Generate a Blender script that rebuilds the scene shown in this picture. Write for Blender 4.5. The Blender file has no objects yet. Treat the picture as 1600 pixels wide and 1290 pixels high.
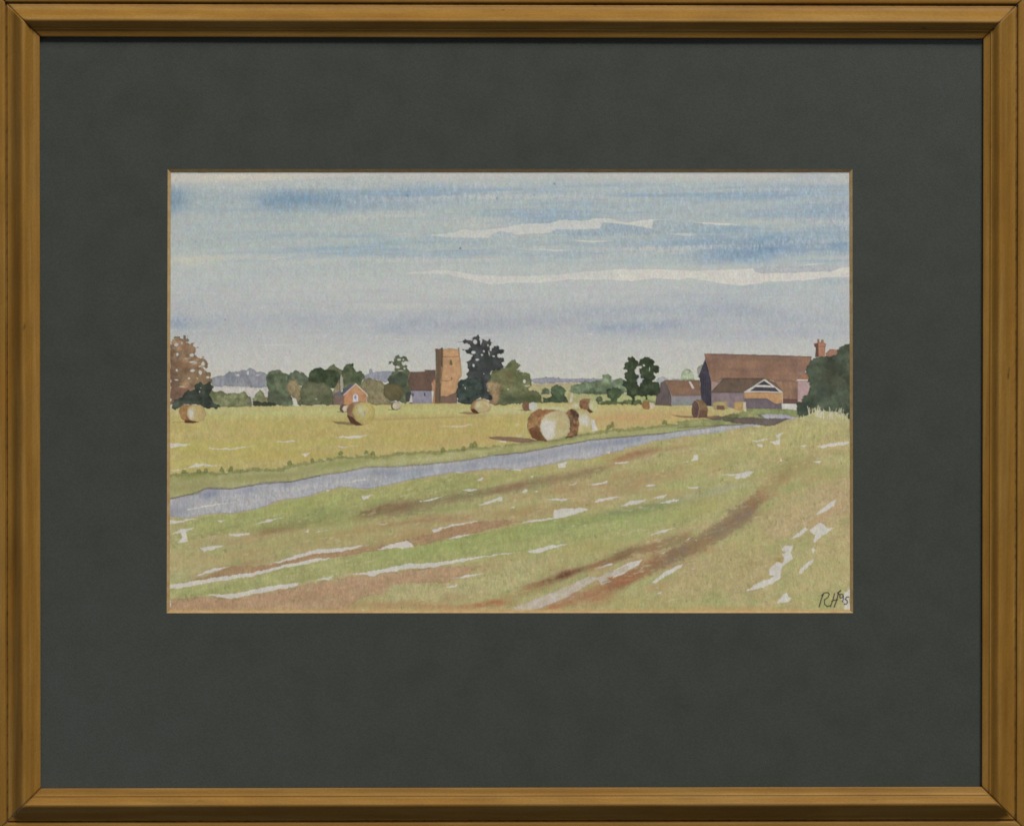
import bpy, math
import numpy as np

# ------------------------------------------------------------------ camera, world, lights, exposure
S = 0.0004            # metres per photograph pixel (the framed picture is about 66 x 54 cm)
D = 2.0               # camera distance to the paper
scene = bpy.context.scene
C = scene.collection

cam_d = bpy.data.cameras.new('camera'); cam = bpy.data.objects.new('camera', cam_d); C.objects.link(cam)
cam.location = (0, -D, 0); cam.rotation_euler = (math.pi/2, 0, 0)
cam_d.sensor_width = 36; cam_d.lens = 36*D/(1600*S); cam_d.clip_start = 0.05; cam_d.clip_end = 50
scene.camera = cam

world = bpy.data.worlds.new('World'); scene.world = world; world.use_nodes = True
wn = world.node_tree; wn.nodes.clear()
wo = wn.nodes.new('ShaderNodeOutputWorld'); wb = wn.nodes.new('ShaderNodeBackground')
# a dim room; gradient shaped so the glass reflects paler lower-left and upper-right corners
wt = wn.nodes.new('ShaderNodeTexCoord'); wx = wn.nodes.new('ShaderNodeSeparateXYZ'); wm = wn.nodes.new('ShaderNodeMath'); wm.operation = 'MULTIPLY'
wq = wn.nodes.new('ShaderNodeMapRange'); wq.interpolation_type = 'SMOOTHSTEP'
wq.inputs['From Min'].default_value = -.004; wq.inputs['From Max'].default_value = .026
wr = wn.nodes.new('ShaderNodeMix'); wr.data_type = 'RGBA'
wr.inputs['A'].default_value = (.07, .075, .07, 1); wr.inputs['B'].default_value = (.64, .69, .80, 1)
wn.links.new(wt.outputs['Generated'], wx.inputs[0]); wn.links.new(wx.outputs['X'], wm.inputs[0]); wn.links.new(wx.outputs['Z'], wm.inputs[1])
wn.links.new(wm.outputs[0], wq.inputs['Value']); wn.links.new(wq.outputs['Result'], wr.inputs['Factor'])
wn.links.new(wr.outputs['Result'], wb.inputs['Color']); wn.links.new(wb.outputs[0], wo.inputs[0])
wb.inputs['Strength'].default_value = 0.44

def area(name, loc, target, size, power, col):
    l = bpy.data.lights.new(name, 'AREA'); l.shape = 'SQUARE'; l.size = size; l.energy = power; l.color = col
    o = bpy.data.objects.new(name, l); C.objects.link(o); o.location = loc
    from mathutils import Vector
    o.rotation_euler = (Vector(target) - Vector(loc)).to_track_quat('-Z', 'Y').to_euler()
    return o
area('window_light', (1.35, -3.6, 5.0), (0, 0, 0), 1.8, 430, (1, .985, .96))

scene.view_settings.view_transform = 'Standard'; scene.view_settings.look = 'None'
scene.view_settings.exposure = 0; scene.view_settings.gamma = 1
scene.render.engine = 'CYCLES'

# ------------------------------------------------------------------ helpers
def P(px, py, h=0.0):
    """photograph pixel + height over the paper (in pixels) -> metres; true to the lens"""
    k = (D - h*S)/D
    return ((px-800)*S*k, -h*S, (645-py)*S*k)

def mesh_obj(name, verts, faces, mat, parent=None, smooth=False):
    me = bpy.data.meshes.new(name); me.from_pydata(verts, [], faces); me.update()
    if mat: me.materials.append(mat)
    if smooth:
        for p in me.polygons: p.use_smooth = True
    o = bpy.data.objects.new(name, me); C.objects.link(o)
    if parent: o.parent = parent
    return o

def new_mat(name):
    m = bpy.data.materials.new(name); m.use_nodes = True
    nt = m.node_tree; b = nt.nodes['Principled BSDF']
    return m, nt, b
def node(nt, typ, **kw):
    n = nt.nodes.new(typ)
    for k, v in kw.items():
        if k in n.inputs: n.inputs[k].default_value = v
        else: setattr(n, k, v)
    return n
def lin(c):
    c = np.asarray(c, dtype=np.float64)/255.0
    return np.where(c <= .04045, c/12.92, ((c+.055)/1.055)**2.4)
LIGHT = 0.66           # light falling on the sheet: albedo = displayed / LIGHT
def alb(c): return tuple(np.clip(lin(c)/LIGHT, 0, .92)) + (1,)

# ------------------------------------------------------------------ materials
def wood_mat():
    m, nt, b = new_mat('honey_stained_pine'); L = nt.links.new
    at = node(nt, 'ShaderNodeAttribute'); at.attribute_name = 'grain'
    def nz(scale, detail, vecscale, rough=.55):
        mp = node(nt, 'ShaderNodeVectorMath'); mp.operation = 'MULTIPLY'; mp.inputs[1].default_value = vecscale
        L(at.outputs['Vector'], mp.inputs[0])
        n = node(nt, 'ShaderNodeTexNoise'); n.inputs['Scale'].default_value = scale; n.inputs['Detail'].default_value = detail
        n.inputs['Roughness'].default_value = rough
        L(mp.outputs[0], n.inputs['Vector']); return n
    a = nz(1, 4, (.0042, .11, 1)); f = nz(1, 5, (.02, .9, 1), .7); c = nz(1, 3, (.012, .03, 1)); g = nz(1, 2, (.25, .45, 1))
    r1 = node(nt, 'ShaderNodeValToRGB'); e = r1.color_ramp.elements
    e[0].position = .18; e[0].color = (.225, .098, .010, 1); e[1].position = .82; e[1].color = (.325, .185, .045, 1)
    e2 = e.new(.5); e2.color = (.265, .133, .021, 1)
    L(a.outputs['Fac'], r1.inputs['Fac'])
    def mul(col, fac_node, lo, hi, p0, p1):
        rr = node(nt, 'ShaderNodeMapRange'); rr.inputs['From Min'].default_value = p0; rr.inputs['From Max'].default_value = p1
        rr.inputs['To Min'].default_value = lo; rr.inputs['To Max'].default_value = hi
        L(fac_node.outputs['Fac'], rr.inputs['Value'])
        mx = node(nt, 'ShaderNodeMix'); mx.data_type = 'RGBA'; mx.blend_type = 'MULTIPLY'; mx.inputs['Factor'].default_value = 1
        L(col, mx.inputs['A']); L(rr.outputs['Result'], mx.inputs['B']); return mx.outputs['Result']
    col = mul(r1.outputs['Color'], f, .94, 1.05, .3, .7)
    col = mul(col, c, .90, 1.07, .3, .7)
    col = mul(col, g, .90, 1.06, .3, .7)
    # darker grooves, lip and rail ends plus a few knots, stored per vertex
    w = node(nt, 'ShaderNodeAttribute'); w.attribute_name = 'dark_map'
    mx = node(nt, 'ShaderNodeMix'); mx.data_type = 'RGBA'
    L(w.outputs['Fac'], mx.inputs['Factor']); L(col, mx.inputs['A']); mx.inputs['B'].default_value = (.055, .024, .008, 1)
    L(mx.outputs['Result'], b.inputs['Base Color'])
    b.inputs['Roughness'].default_value = .58; b.inputs['Specular IOR Level'].default_value = .2
    bp = node(nt, 'ShaderNodeBump'); bp.inputs['Strength'].default_value = .12; bp.inputs['Distance'].default_value = .0004
    L(f.outputs['Fac'], bp.inputs['Height']); L(bp.outputs['Normal'], b.inputs['Normal'])
    return m
WOOD = wood_mat()

def board_mat():
    m, nt, b = new_mat('grey_green_mount_board'); L = nt.links.new
    tc = node(nt, 'ShaderNodeTexCoord')
    n1 = node(nt, 'ShaderNodeTexNoise'); n1.inputs['Scale'].default_value = 900; n1.inputs['Detail'].default_value = 3
    n2 = node(nt, 'ShaderNodeTexNoise'); n2.inputs['Scale'].default_value = 45; n2.inputs['Detail'].default_value = 4
    for n in (n1, n2): L(tc.outputs['Object'], n.inputs['Vector'])
    r = node(nt, 'ShaderNodeValToRGB'); e = r.color_ramp.elements
    e[0].position = .3; e[0].color = (.0560, .0620, .0490, 1); e[1].position = .7; e[1].color = (.0645, .0680, .0590, 1)
    L(n2.outputs['Fac'], r.inputs['Fac'])
    rr = node(nt, 'ShaderNodeMapRange'); rr.inputs['From Min'].default_value = .3; rr.inputs['From Max'].default_value = .7
    rr.inputs['To Min'].default_value = .90; rr.inputs['To Max'].default_value = 1.10
    L(n1.outputs['Fac'], rr.inputs['Value'])
    mx = node(nt, 'ShaderNodeMix'); mx.data_type = 'RGBA'; mx.blend_type = 'MULTIPLY'; mx.inputs['Factor'].default_value = 1
    L(r.outputs['Color'], mx.inputs['A']); L(rr.outputs['Result'], mx.inputs['B']); L(mx.outputs['Result'], b.inputs['Base Color'])
    b.inputs['Roughness'].default_value = .85; b.inputs['Specular IOR Level'].default_value = .2
    bp = node(nt, 'ShaderNodeBump'); bp.inputs['Strength'].default_value = .25; bp.inputs['Distance'].default_value = .0003
    L(n1.outputs['Fac'], bp.inputs['Height']); L(bp.outputs['Normal'], b.inputs['Normal'])
    return m
BOARD = board_mat()

def core_mat():
    m, nt, b = new_mat('tan_bevelled_core'); L = nt.links.new
    tc = node(nt, 'ShaderNodeTexCoord'); n = node(nt, 'ShaderNodeTexNoise'); n.inputs['Scale'].default_value = 260; n.inputs['Detail'].default_value = 3
    L(tc.outputs['Object'], n.inputs['Vector'])
    r = node(nt, 'ShaderNodeValToRGB'); e = r.color_ramp.elements
    e[0].position = .3; e[0].color = (.42, .26, .11, 1); e[1].position = .7; e[1].color = (.50, .35, .17, 1)
    L(n.outputs['Fac'], r.inputs['Fac']); L(r.outputs['Color'], b.inputs['Base Color'])
    b.inputs['Roughness'].default_value = .7; b.inputs['Specular IOR Level'].default_value = .2
    return m
CORE = core_mat()

def glass_mat():
    m, nt, b = new_mat('picture_glass'); L = nt.links.new
    nt.nodes.remove(b)
    out = nt.nodes['Material Output']
    t = node(nt, 'ShaderNodeBsdfTransparent'); t.inputs['Color'].default_value = (.985, .99, .985, 1)
    g = node(nt, 'ShaderNodeBsdfGlossy'); g.inputs['Roughness'].default_value = .03
    f = node(nt, 'ShaderNodeFresnel')      # a thin pane reflects the same from both faces
    ge = node(nt, 'ShaderNodeNewGeometry'); mr = node(nt, 'ShaderNodeMapRange'); mr.inputs['To Min'].default_value = 1.45; mr.inputs['To Max'].default_value = 1/1.45
    L(ge.outputs['Backfacing'], mr.inputs['Value']); L(mr.outputs['Result'], f.inputs['IOR'])
    mx = node(nt, 'ShaderNodeMixShader'); L(f.outputs[0], mx.inputs[0]); L(t.outputs[0], mx.inputs[1]); L(g.outputs[0], mx.inputs[2])
    L(mx.outputs[0], out.inputs['Surface'])
    return m
GLASS = glass_mat()

def paint_mat():
    m, nt, b = new_mat('watercolour_on_rough_paper'); L = nt.links.new
    at = node(nt, 'ShaderNodeVertexColor'); at.layer_name = 'pigment'
    tc = node(nt, 'ShaderNodeTexCoord')
    n = node(nt, 'ShaderNodeTexNoise'); n.inputs['Scale'].default_value = 850; n.inputs['Detail'].default_value = 3
    L(tc.outputs['Object'], n.inputs['Vector'])
    rr = node(nt, 'ShaderNodeMapRange'); rr.inputs['From Min'].default_value = .3; rr.inputs['From Max'].default_value = .7
    rr.inputs['To Min'].default_value = .95; rr.inputs['To Max'].default_value = 1.05
    L(n.outputs['Fac'], rr.inputs['Value'])
    mx = node(nt, 'ShaderNodeMix'); mx.data_type = 'RGBA'; mx.blend_type = 'MULTIPLY'; mx.inputs['Factor'].default_value = 1
    L(at.outputs['Color'], mx.inputs['A']); L(rr.outputs['Result'], mx.inputs['B']); L(mx.outputs['Result'], b.inputs['Base Color'])
    b.inputs['Roughness'].default_value = .9; b.inputs['Specular IOR Level'].default_value = .1
    bp = node(nt, 'ShaderNodeBump'); bp.inputs['Strength'].default_value = .25; bp.inputs['Distance'].default_value = .0003
    L(n.outputs['Fac'], bp.inputs['Height']); L(bp.outputs['Normal'], b.inputs['Normal'])
    return m
PAINT = paint_mat()

# ------------------------------------------------------------------ the thing
root = bpy.data.objects.new('framed_picture', None); C.objects.link(root)
root.location = (0, 0, 0)
root['label'] = 'watercolour of hay bales in a field, with grey-green mount and honey-coloured wooden frame'
root['category'] = 'framed picture'

# ---- frame rails
inner = dict(TL=(62, 57.5), TR=(1536.5, 61), BR=(1534, 1228.5), BL=(63.5, 1231))
outd = dict(TL=(-1, -1), TR=(1, -1), BR=(1, 1), BL=(-1, 1))
prof = [(0, 5), (0, 10.6), (1.2, 12), (4, 12.8), (8, 13.8), (10.6, 15), (11.8, 16.6), (12.8, 17), (13.8, 16.8), (16.5, 18.8), (20, 22.6), (23.5, 26), (26.2, 27.4), (29, 26.8), (32, 24.2),
        (35.8, 19.2), (39.8, 13.6), (44, 9.4), (48, 7.6), (50.6, 7), (51.4, 5.2), (53.4, 5.2), (54.4, 8.6), (57.5, 10), (63, 10), (67, 8), (70, 5), (71, -8)]
fine = []
for i in range(len(prof)-1):
    p0 = prof[max(i-1, 0)]; p1 = prof[i]; p2 = prof[i+1]; p3 = prof[min(i+2, len(prof)-1)]
    for k in range(4):
        t = k/4.0
        fine.append(tuple(.5*(2*p1[j] + (p2[j]-p0[j])*t + (2*p0[j]-5*p1[j]+4*p2[j]-p3[j])*t*t + (3*p1[j]-p0[j]-3*p2[j]+p3[j])*t**3) for j in (0, 1)))
fine.append(prof[-1])
def bump1(x, c, w): return math.exp(-((x-c)/w)**2)
def rail(a, b, seed, knots, gap):
    rng = np.random.RandomState(seed)
    NS = 360
    A, B = inner[a], inner[b]; da, db = outd[a], outd[b]
    ph = rng.rand(6)*6.28
    verts = []; grain = []; dark_map = []
    for i in range(NS+1):
        u = i/NS
        for (t, h) in fine:
            wob = .25*math.sin(u*17+ph[0]) + .2*math.sin(u*41+ph[1]+t*.05)
            # mitred joint: the two rails stop a hair apart so a dark line shows
            uu = u
            pa = (A[0]+da[0]*t, A[1]+da[1]*t); pb = (B[0]+db[0]*t, B[1]+db[1]*t)
            Lh = math.hypot(pb[0]-pa[0], pb[1]-pa[1])
            g = gap/Lh
            uu = g + (1-2*g)*u
            px = pa[0] + (pb[0]-pa[0])*uu; py = pa[1] + (pb[1]-pa[1])*uu
            hh = h + (wob*.5 if h > 6 else 0)
            if i in (0, NS) and h > 6: hh -= .5
            verts.append(P(px, py, hh))
            s = uu*Lh
            grain.append((s + seed*531.0, t + (seed*37.0) + 3*math.sin(s*.004+ph[2]), seed*3.7))
            wv = .55*bump1(t, 52.4, 1.5) + .16*bump1(t, 14.6, 1.1) + .2*bump1(t, .5, 1.2)
            wv *= .75 + .25*math.sin(s*.031+ph[3]) * math.sin(s*.0113+ph[4])
            wv += .35*bump1(t, 51.5, 1.5)*(math.sin(s*.35+ph[5])*math.sin(s*.083) > .45)
            for (ks, kt, kr, kl, ka) in knots:
                wv += ka*bump1(s, ks, kl)*bump1(t, kt, kr)
            e = min(s, Lh-s); wv += .35*math.exp(-e/1.5)
            dark_map.append(min(max(wv, 0), 1))
    n = len(fine); faces = []
    for i in range(NS):
        for j in range(n-1):
            q = i*n+j; faces.append((q, q+n, q+n+1, q+1))
    faces.append(tuple(range(n))); faces.append(tuple(range(NS*n+n-1, NS*n-1, -1)))
    o = mesh_obj('frame_rail', verts, faces, WOOD, root, smooth=True)
    me = o.data
    me.polygons[len(faces)-1].use_smooth = False; me.polygons[len(faces)-2].use_smooth = False
    at = me.attributes.new('grain', 'FLOAT_VECTOR', 'POINT'); at.data.foreach_set('vector', np.array(grain, dtype=np.float32).ravel())
    at = me.attributes.new('dark_map', 'FLOAT', 'POINT'); at.data.foreach_set('value', np.array(dark_map, dtype=np.float32))
    import bmesh
    bm = bmesh.new(); bm.from_mesh(me); bmesh.ops.recalc_face_normals(bm, faces=bm.faces); bm.to_mesh(me); bm.free()
    return o
# knots: (along, across, half width across, half length, strength)
o = rail('TL', 'TR', 1, [(1398, 16.5, 2.0, 2.6, .8), (768, 43, 1.2, 1.3, .9), (860, 27, 5, 26, .18), (420, 33, 4, 40, .12), (1085, 30, 6, 30, .12)], .06); o['label'] = 'top rail of the wooden frame, its inner moulding in shadow'
o = rail('TR', 'BR', 2, [(566, 40, 1.5, 4.5, .95), (558, 41.5, 1.7, 3.5, .6), (590, 20, 1.3, 4, .35), (1010, 17, 1.2, 20, .2), (180, 12, 1.2, 3, .4)], .06); o['label'] = 'right rail of the wooden frame with a tiny dark nick'
o = rail('BR', 'BL', 3, [(190, 20, 1.2, 3, .5), (480, 18, 1.6, 20, .3), (820, 19, 1.4, 35, .2), (1240, 20, 1.2, 4, .4)], .06); o['label'] = 'bottom rail of the wooden frame, dark along its outer moulding'
o = rail('BL', 'TL', 4, [(112, 29, 1.0, 12, .6), (745, 24.5, 2.2, 4, .7), (150, 30, 1.6, 50, .2), (655, 22, 1.0, 14, .25), (430, 40, 2, 60, .15)], .06); o['label'] = 'left rail of the wooden frame with a short dark crack near the bottom'

# ---- mount board with its window and bevelled edge
HT = 4.2
ow = [(262, 264.2), (1332, 264.4), (1333, 957.2), (260.5, 957.4)]      # top edge of the bevel
iw = [(267, 269.4), (1327, 269.2), (1328.3, 953.4), (265.2, 953.8)]    # foot of the bevel, on the paper
oo = [(50, 46), (1549, 49), (1546, 1241), (51, 1243)]
v = [P(x, y, HT) for x, y in oo] + [P(x, y, HT) for x, y in ow]
mesh_obj('mount_board', v, [(0, 4, 5, 1), (1, 5, 6, 2), (2, 6, 7, 3), (3, 7, 4, 0)], BOARD, root)
mount = bpy.data.objects['mount_board']
v = []; NB = 60; rg = np.random.RandomState(5)
def ring(pts, h, jit):
    r = []
    for k in range(4):
        a, b = pts[k], pts[(k+1) % 4]
        for i in range(NB):
            t = i/NB; jx, jy = (rg.randn(2)*jit if i else (0, 0))
            r.append(P(a[0]+(b[0]-a[0])*t+jx, a[1]+(b[1]-a[1])*t+jy, h))
    return r
v = ring(ow, HT, 0) + ring(iw, .35, .12); N4 = 4*NB
o = mesh_obj('bevelled_edge', v, [(i, N4+i, N4+(i+1) % N4, (i+1) % N4) for i in range(N4)], CORE, mount)
o['label'] = 'thin tan bevel round the window of the grey-green mount'
# ---- glass
gv = [P(x, y, 5.4) for x, y in oo]
mesh_obj('glass_pane', gv, [(0, 3, 2, 1)], GLASS, root)
bv = [P(x, y, h) for h in (-6, -1.2) for x, y in [(45, 41), (1554, 44), (1551, 1246), (46, 1248)]]
BK, nt_, b_ = new_mat('brown_backing_card'); b_.inputs['Base Color'].default_value = (.25, .17, .10, 1); b_.inputs['Roughness'].default_value = .9
mesh_obj('backing_board', bv, [(0, 1, 2, 3), (7, 6, 5, 4), (0, 4, 5, 1), (1, 5, 6, 2), (2, 6, 7, 3), (3, 7, 4, 0)], BK, root)

# ================================================================== the painting
X0, Y0, X1, Y1 = 256, 259, 1338, 963
W, H = X1-X0+1, Y1-Y0+1
YY, XX = np.mgrid[Y0:Y1+1, X0:X1+1].astype(np.float32)
can = np.zeros((H, W, 3), np.float32)
ids = np.zeros((H, W), np.int16)
_tab = np.random.RandomState(11).rand(256, 256).astype(np.float32)
def vn(x, y, seed=0):
    x = x + seed*17.31; y = y + seed*9.77
    xi = np.floor(x).astype(np.int32); yi = np.floor(y).astype(np.int32); fx = x-xi; fy = y-yi
    fx = fx*fx*(3-2*fx); fy = fy*fy*(3-2*fy)
    a = _tab[yi & 255, xi & 255]; b = _tab[yi & 255, (xi+1) & 255]; c = _tab[(yi+1) & 255, xi & 255]; d = _tab[(yi+1) & 255, (xi+1) & 255]
    return (a*(1-fx)+b*fx)*(1-fy)+(c*(1-fx)+d*fx)*fy
def fb(x, y, sx, sy, seed=0, octv=3):
    t = 0; amp = 1; tot = 0
    for k in range(octv):
        t = t + amp*(vn(x/sx*2**k, y/sy*2**k, seed+k*5)-.5); tot += amp; amp *= .55
    return t/tot*2         # about -1..1
FX = fb(XX, YY, 7, 7, 1, 3); FY = fb(XX, YY, 7, 7, 2, 3)         # edge wobble
F2 = fb(XX, YY, 3, 3, 3, 2)
GR = fb(XX, YY, 1.6, 3.6, 4, 2)                                   # paper tooth with an upright bias
GR2 = fb(XX, YY, 2.6, 7.0, 5, 2)
MOT = fb(XX, YY, 26, 12, 6, 3); MOT2 = fb(XX, YY, 14, 14, 7, 3)
LEAF = fb(XX, YY, 5, 5, 8, 3); LEAF2 = fb(XX, YY, 9, 9, 9, 3); LEAF3 = fb(XX, YY, 15, 15, 21, 2)
STR = fb(XX, YY, 2.2, 14, 10, 3)

FR = dict(A1=(260, 500, 200/1518), A2=(440, 500, 200/1518), A3=(600, 500, 200/1518), A4=(740, 500, 220/1419), A5=(920, 520, 200/1518),
          A6=(1060, 500, 280/1600), B1=(260, 260, 360/1548), B2=(600, 260, 380/1600), B3=(960, 260, 380/1600), B4=(260, 640, 360/1451),
          B5=(600, 640, 380/1532), B6=(960, 640, 380/1532), CS=(1200, 830, 150/1382), I=(0, 0, 1))
def cv(f, pts):
    a, b, s = FR[f]; return [(a+x*s, b+y*s) for x, y in pts]
def win(x0, y0, x1, y1, m=10):
    i0 = max(int(y0-m)-Y0, 0); i1 = min(int(y1+m)-Y0+1, H); j0 = max(int(x0-m)-X0, 0); j1 = min(int(x1+m)-X0+1, W)
    return slice(i0, max(i1, i0)), slice(j0, max(j1, j0))
def sdist(pts, w, jit, leafy):
    x = XX[w] + jit*FX[w]; y = YY[w] + jit*FY[w]
    d = np.full(x.shape, 1e9, np.float32); ins = np.zeros(x.shape, bool)
    n = len(pts)
    for i in range(n):
        ax, ay = pts[i]; bx, by = pts[(i+1) % n]
        ex, ey = bx-ax, by-ay; L2 = ex*ex+ey*ey+1e-9
        t = np.clip(((x-ax)*ex+(y-ay)*ey)/L2, 0, 1)
        d = np.minimum(d, (x-ax-t*ex)**2+(y-ay-t*ey)**2)
        if abs(by-ay) > 1e-9:
            c = ((ay > y) != (by > y)) & (x < ex*(y-ay)/(by-ay)+ax)
            ins ^= c
    d = np.sqrt(d); d = np.where(ins, -d, d)
    if leafy: d = d + leafy*(LEAF[w]*1.9+F2[w]*1.2)
    return d
def poly(f, pts, col, a=1.0, jit=.8, soft=.8, leafy=0, var=.05, edge=.07, col2=None, mottle=None, holes=(), oid=None, gran=.04):
    """one watercolour stroke: a filled shape with a hand-drawn edge, pooled darker rim, and granulation"""
    pts = cv(f, pts); xs = [p[0] for p in pts]; ys = [p[1] for p in pts]
    w = win(min(xs), min(ys), max(xs), max(ys))
    d = sdist(pts, w, jit, leafy)
    m = np.clip(.5-d/soft, 0, 1)
    for (hx, hy, rx, ry) in holes:
        (hx, hy), = cv(f, [(hx, hy)]); s = FR[f][2]; rx *= s; ry *= s
        q = np.sqrt(((XX[w]+FX[w]*1.2-hx)/rx)**2+((YY[w]+FY[w]*1.2-hy)/ry)**2)
        m = m*(1-np.clip(.5-(q-1)*min(rx, ry)/.8, 0, 1))
    c = np.ones(m.shape+(3,), np.float32)*np.array(col, np.float32)
    if col2 is not None:
        k = np.clip(.5+1.1*(mottle if mottle is not None else LEAF2)[w], 0, 1)[..., None]
        c = c*(1-k)+np.array(col2, np.float32)*k
    c = c*(1+var*MOT2[w][..., None]+gran*GR[w][..., None])
    if edge: c = c*(1-edge*np.exp(-((d+.9)/1.0)**2)[..., None])
    mm = (m*a)[..., None]
    if leafy and oid is not None and oid != 4 and min(col) < 115 and max(col) < 150: c = c*(1+.22*LEAF[w]+.16*LEAF2[w]+.05)[..., None]
    can[w] = can[w]*(1-mm)+c*mm
    if oid is not None: ids[w][m > .5] = oid
    return w, m
GM_REF = {'m': 0}
def blob(f, cx, cy, rx, ry, col, a=.6, ang=0, gran=.5, hard=1.0, clip=None):
    (cx, cy), = cv(f, [(cx, cy)]); s = FR[f][2]; rx *= s; ry *= s
    R = max(rx, ry)*2.3
    w = win(cx-R, cy-R, cx+R, cy+R, 2)
    t = math.radians(ang); dx = XX[w]-cx; dy = YY[w]-cy
    u = (dx*math.cos(t)-dy*math.sin(t))/rx; v_ = (dx*math.sin(t)+dy*math.cos(t))/ry
    q = u*u+v_*v_
    q = q*(1+.5*MOT[w])+.25*GR2[w]
    if clip is GM_REF.get('m'): q = np.maximum(q*(1-.5*FA[w])+.9*FB_[w]+.45*FC[w]+.3*GR2[w]+.15, 0)
    al = np.exp(-np.clip(q, 0, 9)*hard)*a*(1+gran*(GR[w]*.6+GR2[w]*.6))
    al = np.clip(al, 0, 1)
    if clip is not None: al = al*clip[w]
    can[w] = can[w]*(1-al[..., None])+np.array(col, np.float32)*al[..., None]
def stroke(f, pts, width, col, a=1.0, soft=.8, jit=.4, oid=None, taper=False, gran=0):
    pts = cv(f, pts); xs = [p[0] for p in pts]; ys = [p[1] for p in pts]
    w = win(min(xs), min(ys), max(xs), max(ys))
    x = XX[w]+jit*FX[w]; y = YY[w]+jit*FY[w]; d = np.full(x.shape, 1e9, np.float32)
    n = len(pts)-1
    for i in range(n):
        ax, ay = pts[i]; bx, by = pts[i+1]; ex, ey = bx-ax, by-ay
        t = np.clip(((x-ax)*ex+(y-ay)*ey)/(ex*ex+ey*ey+1e-9), 0, 1)
        dd = np.sqrt((x-ax-t*ex)**2+(y-ay-t*ey)**2)
        if taper: dd = dd + width*.5*np.abs((i+t)/n-.0)*.9
        d = np.minimum(d, dd)
    m = np.clip(.5-(d-width/2)/soft, 0, 1)*a
    if gran: m = m*np.clip(1+gran*GR[w], 0, 1)
    can[w] = can[w]*(1-m[..., None])+np.array(col, np.float32)*m[..., None]
    if oid is not None: ids[w][m > .4] = oid

PAPER = (188, 182, 174)
OBJ = []                     # names and labels of the painted motifs, in id order
def motif(name, label): OBJ.append((name, label)); return len(OBJ)

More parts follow.
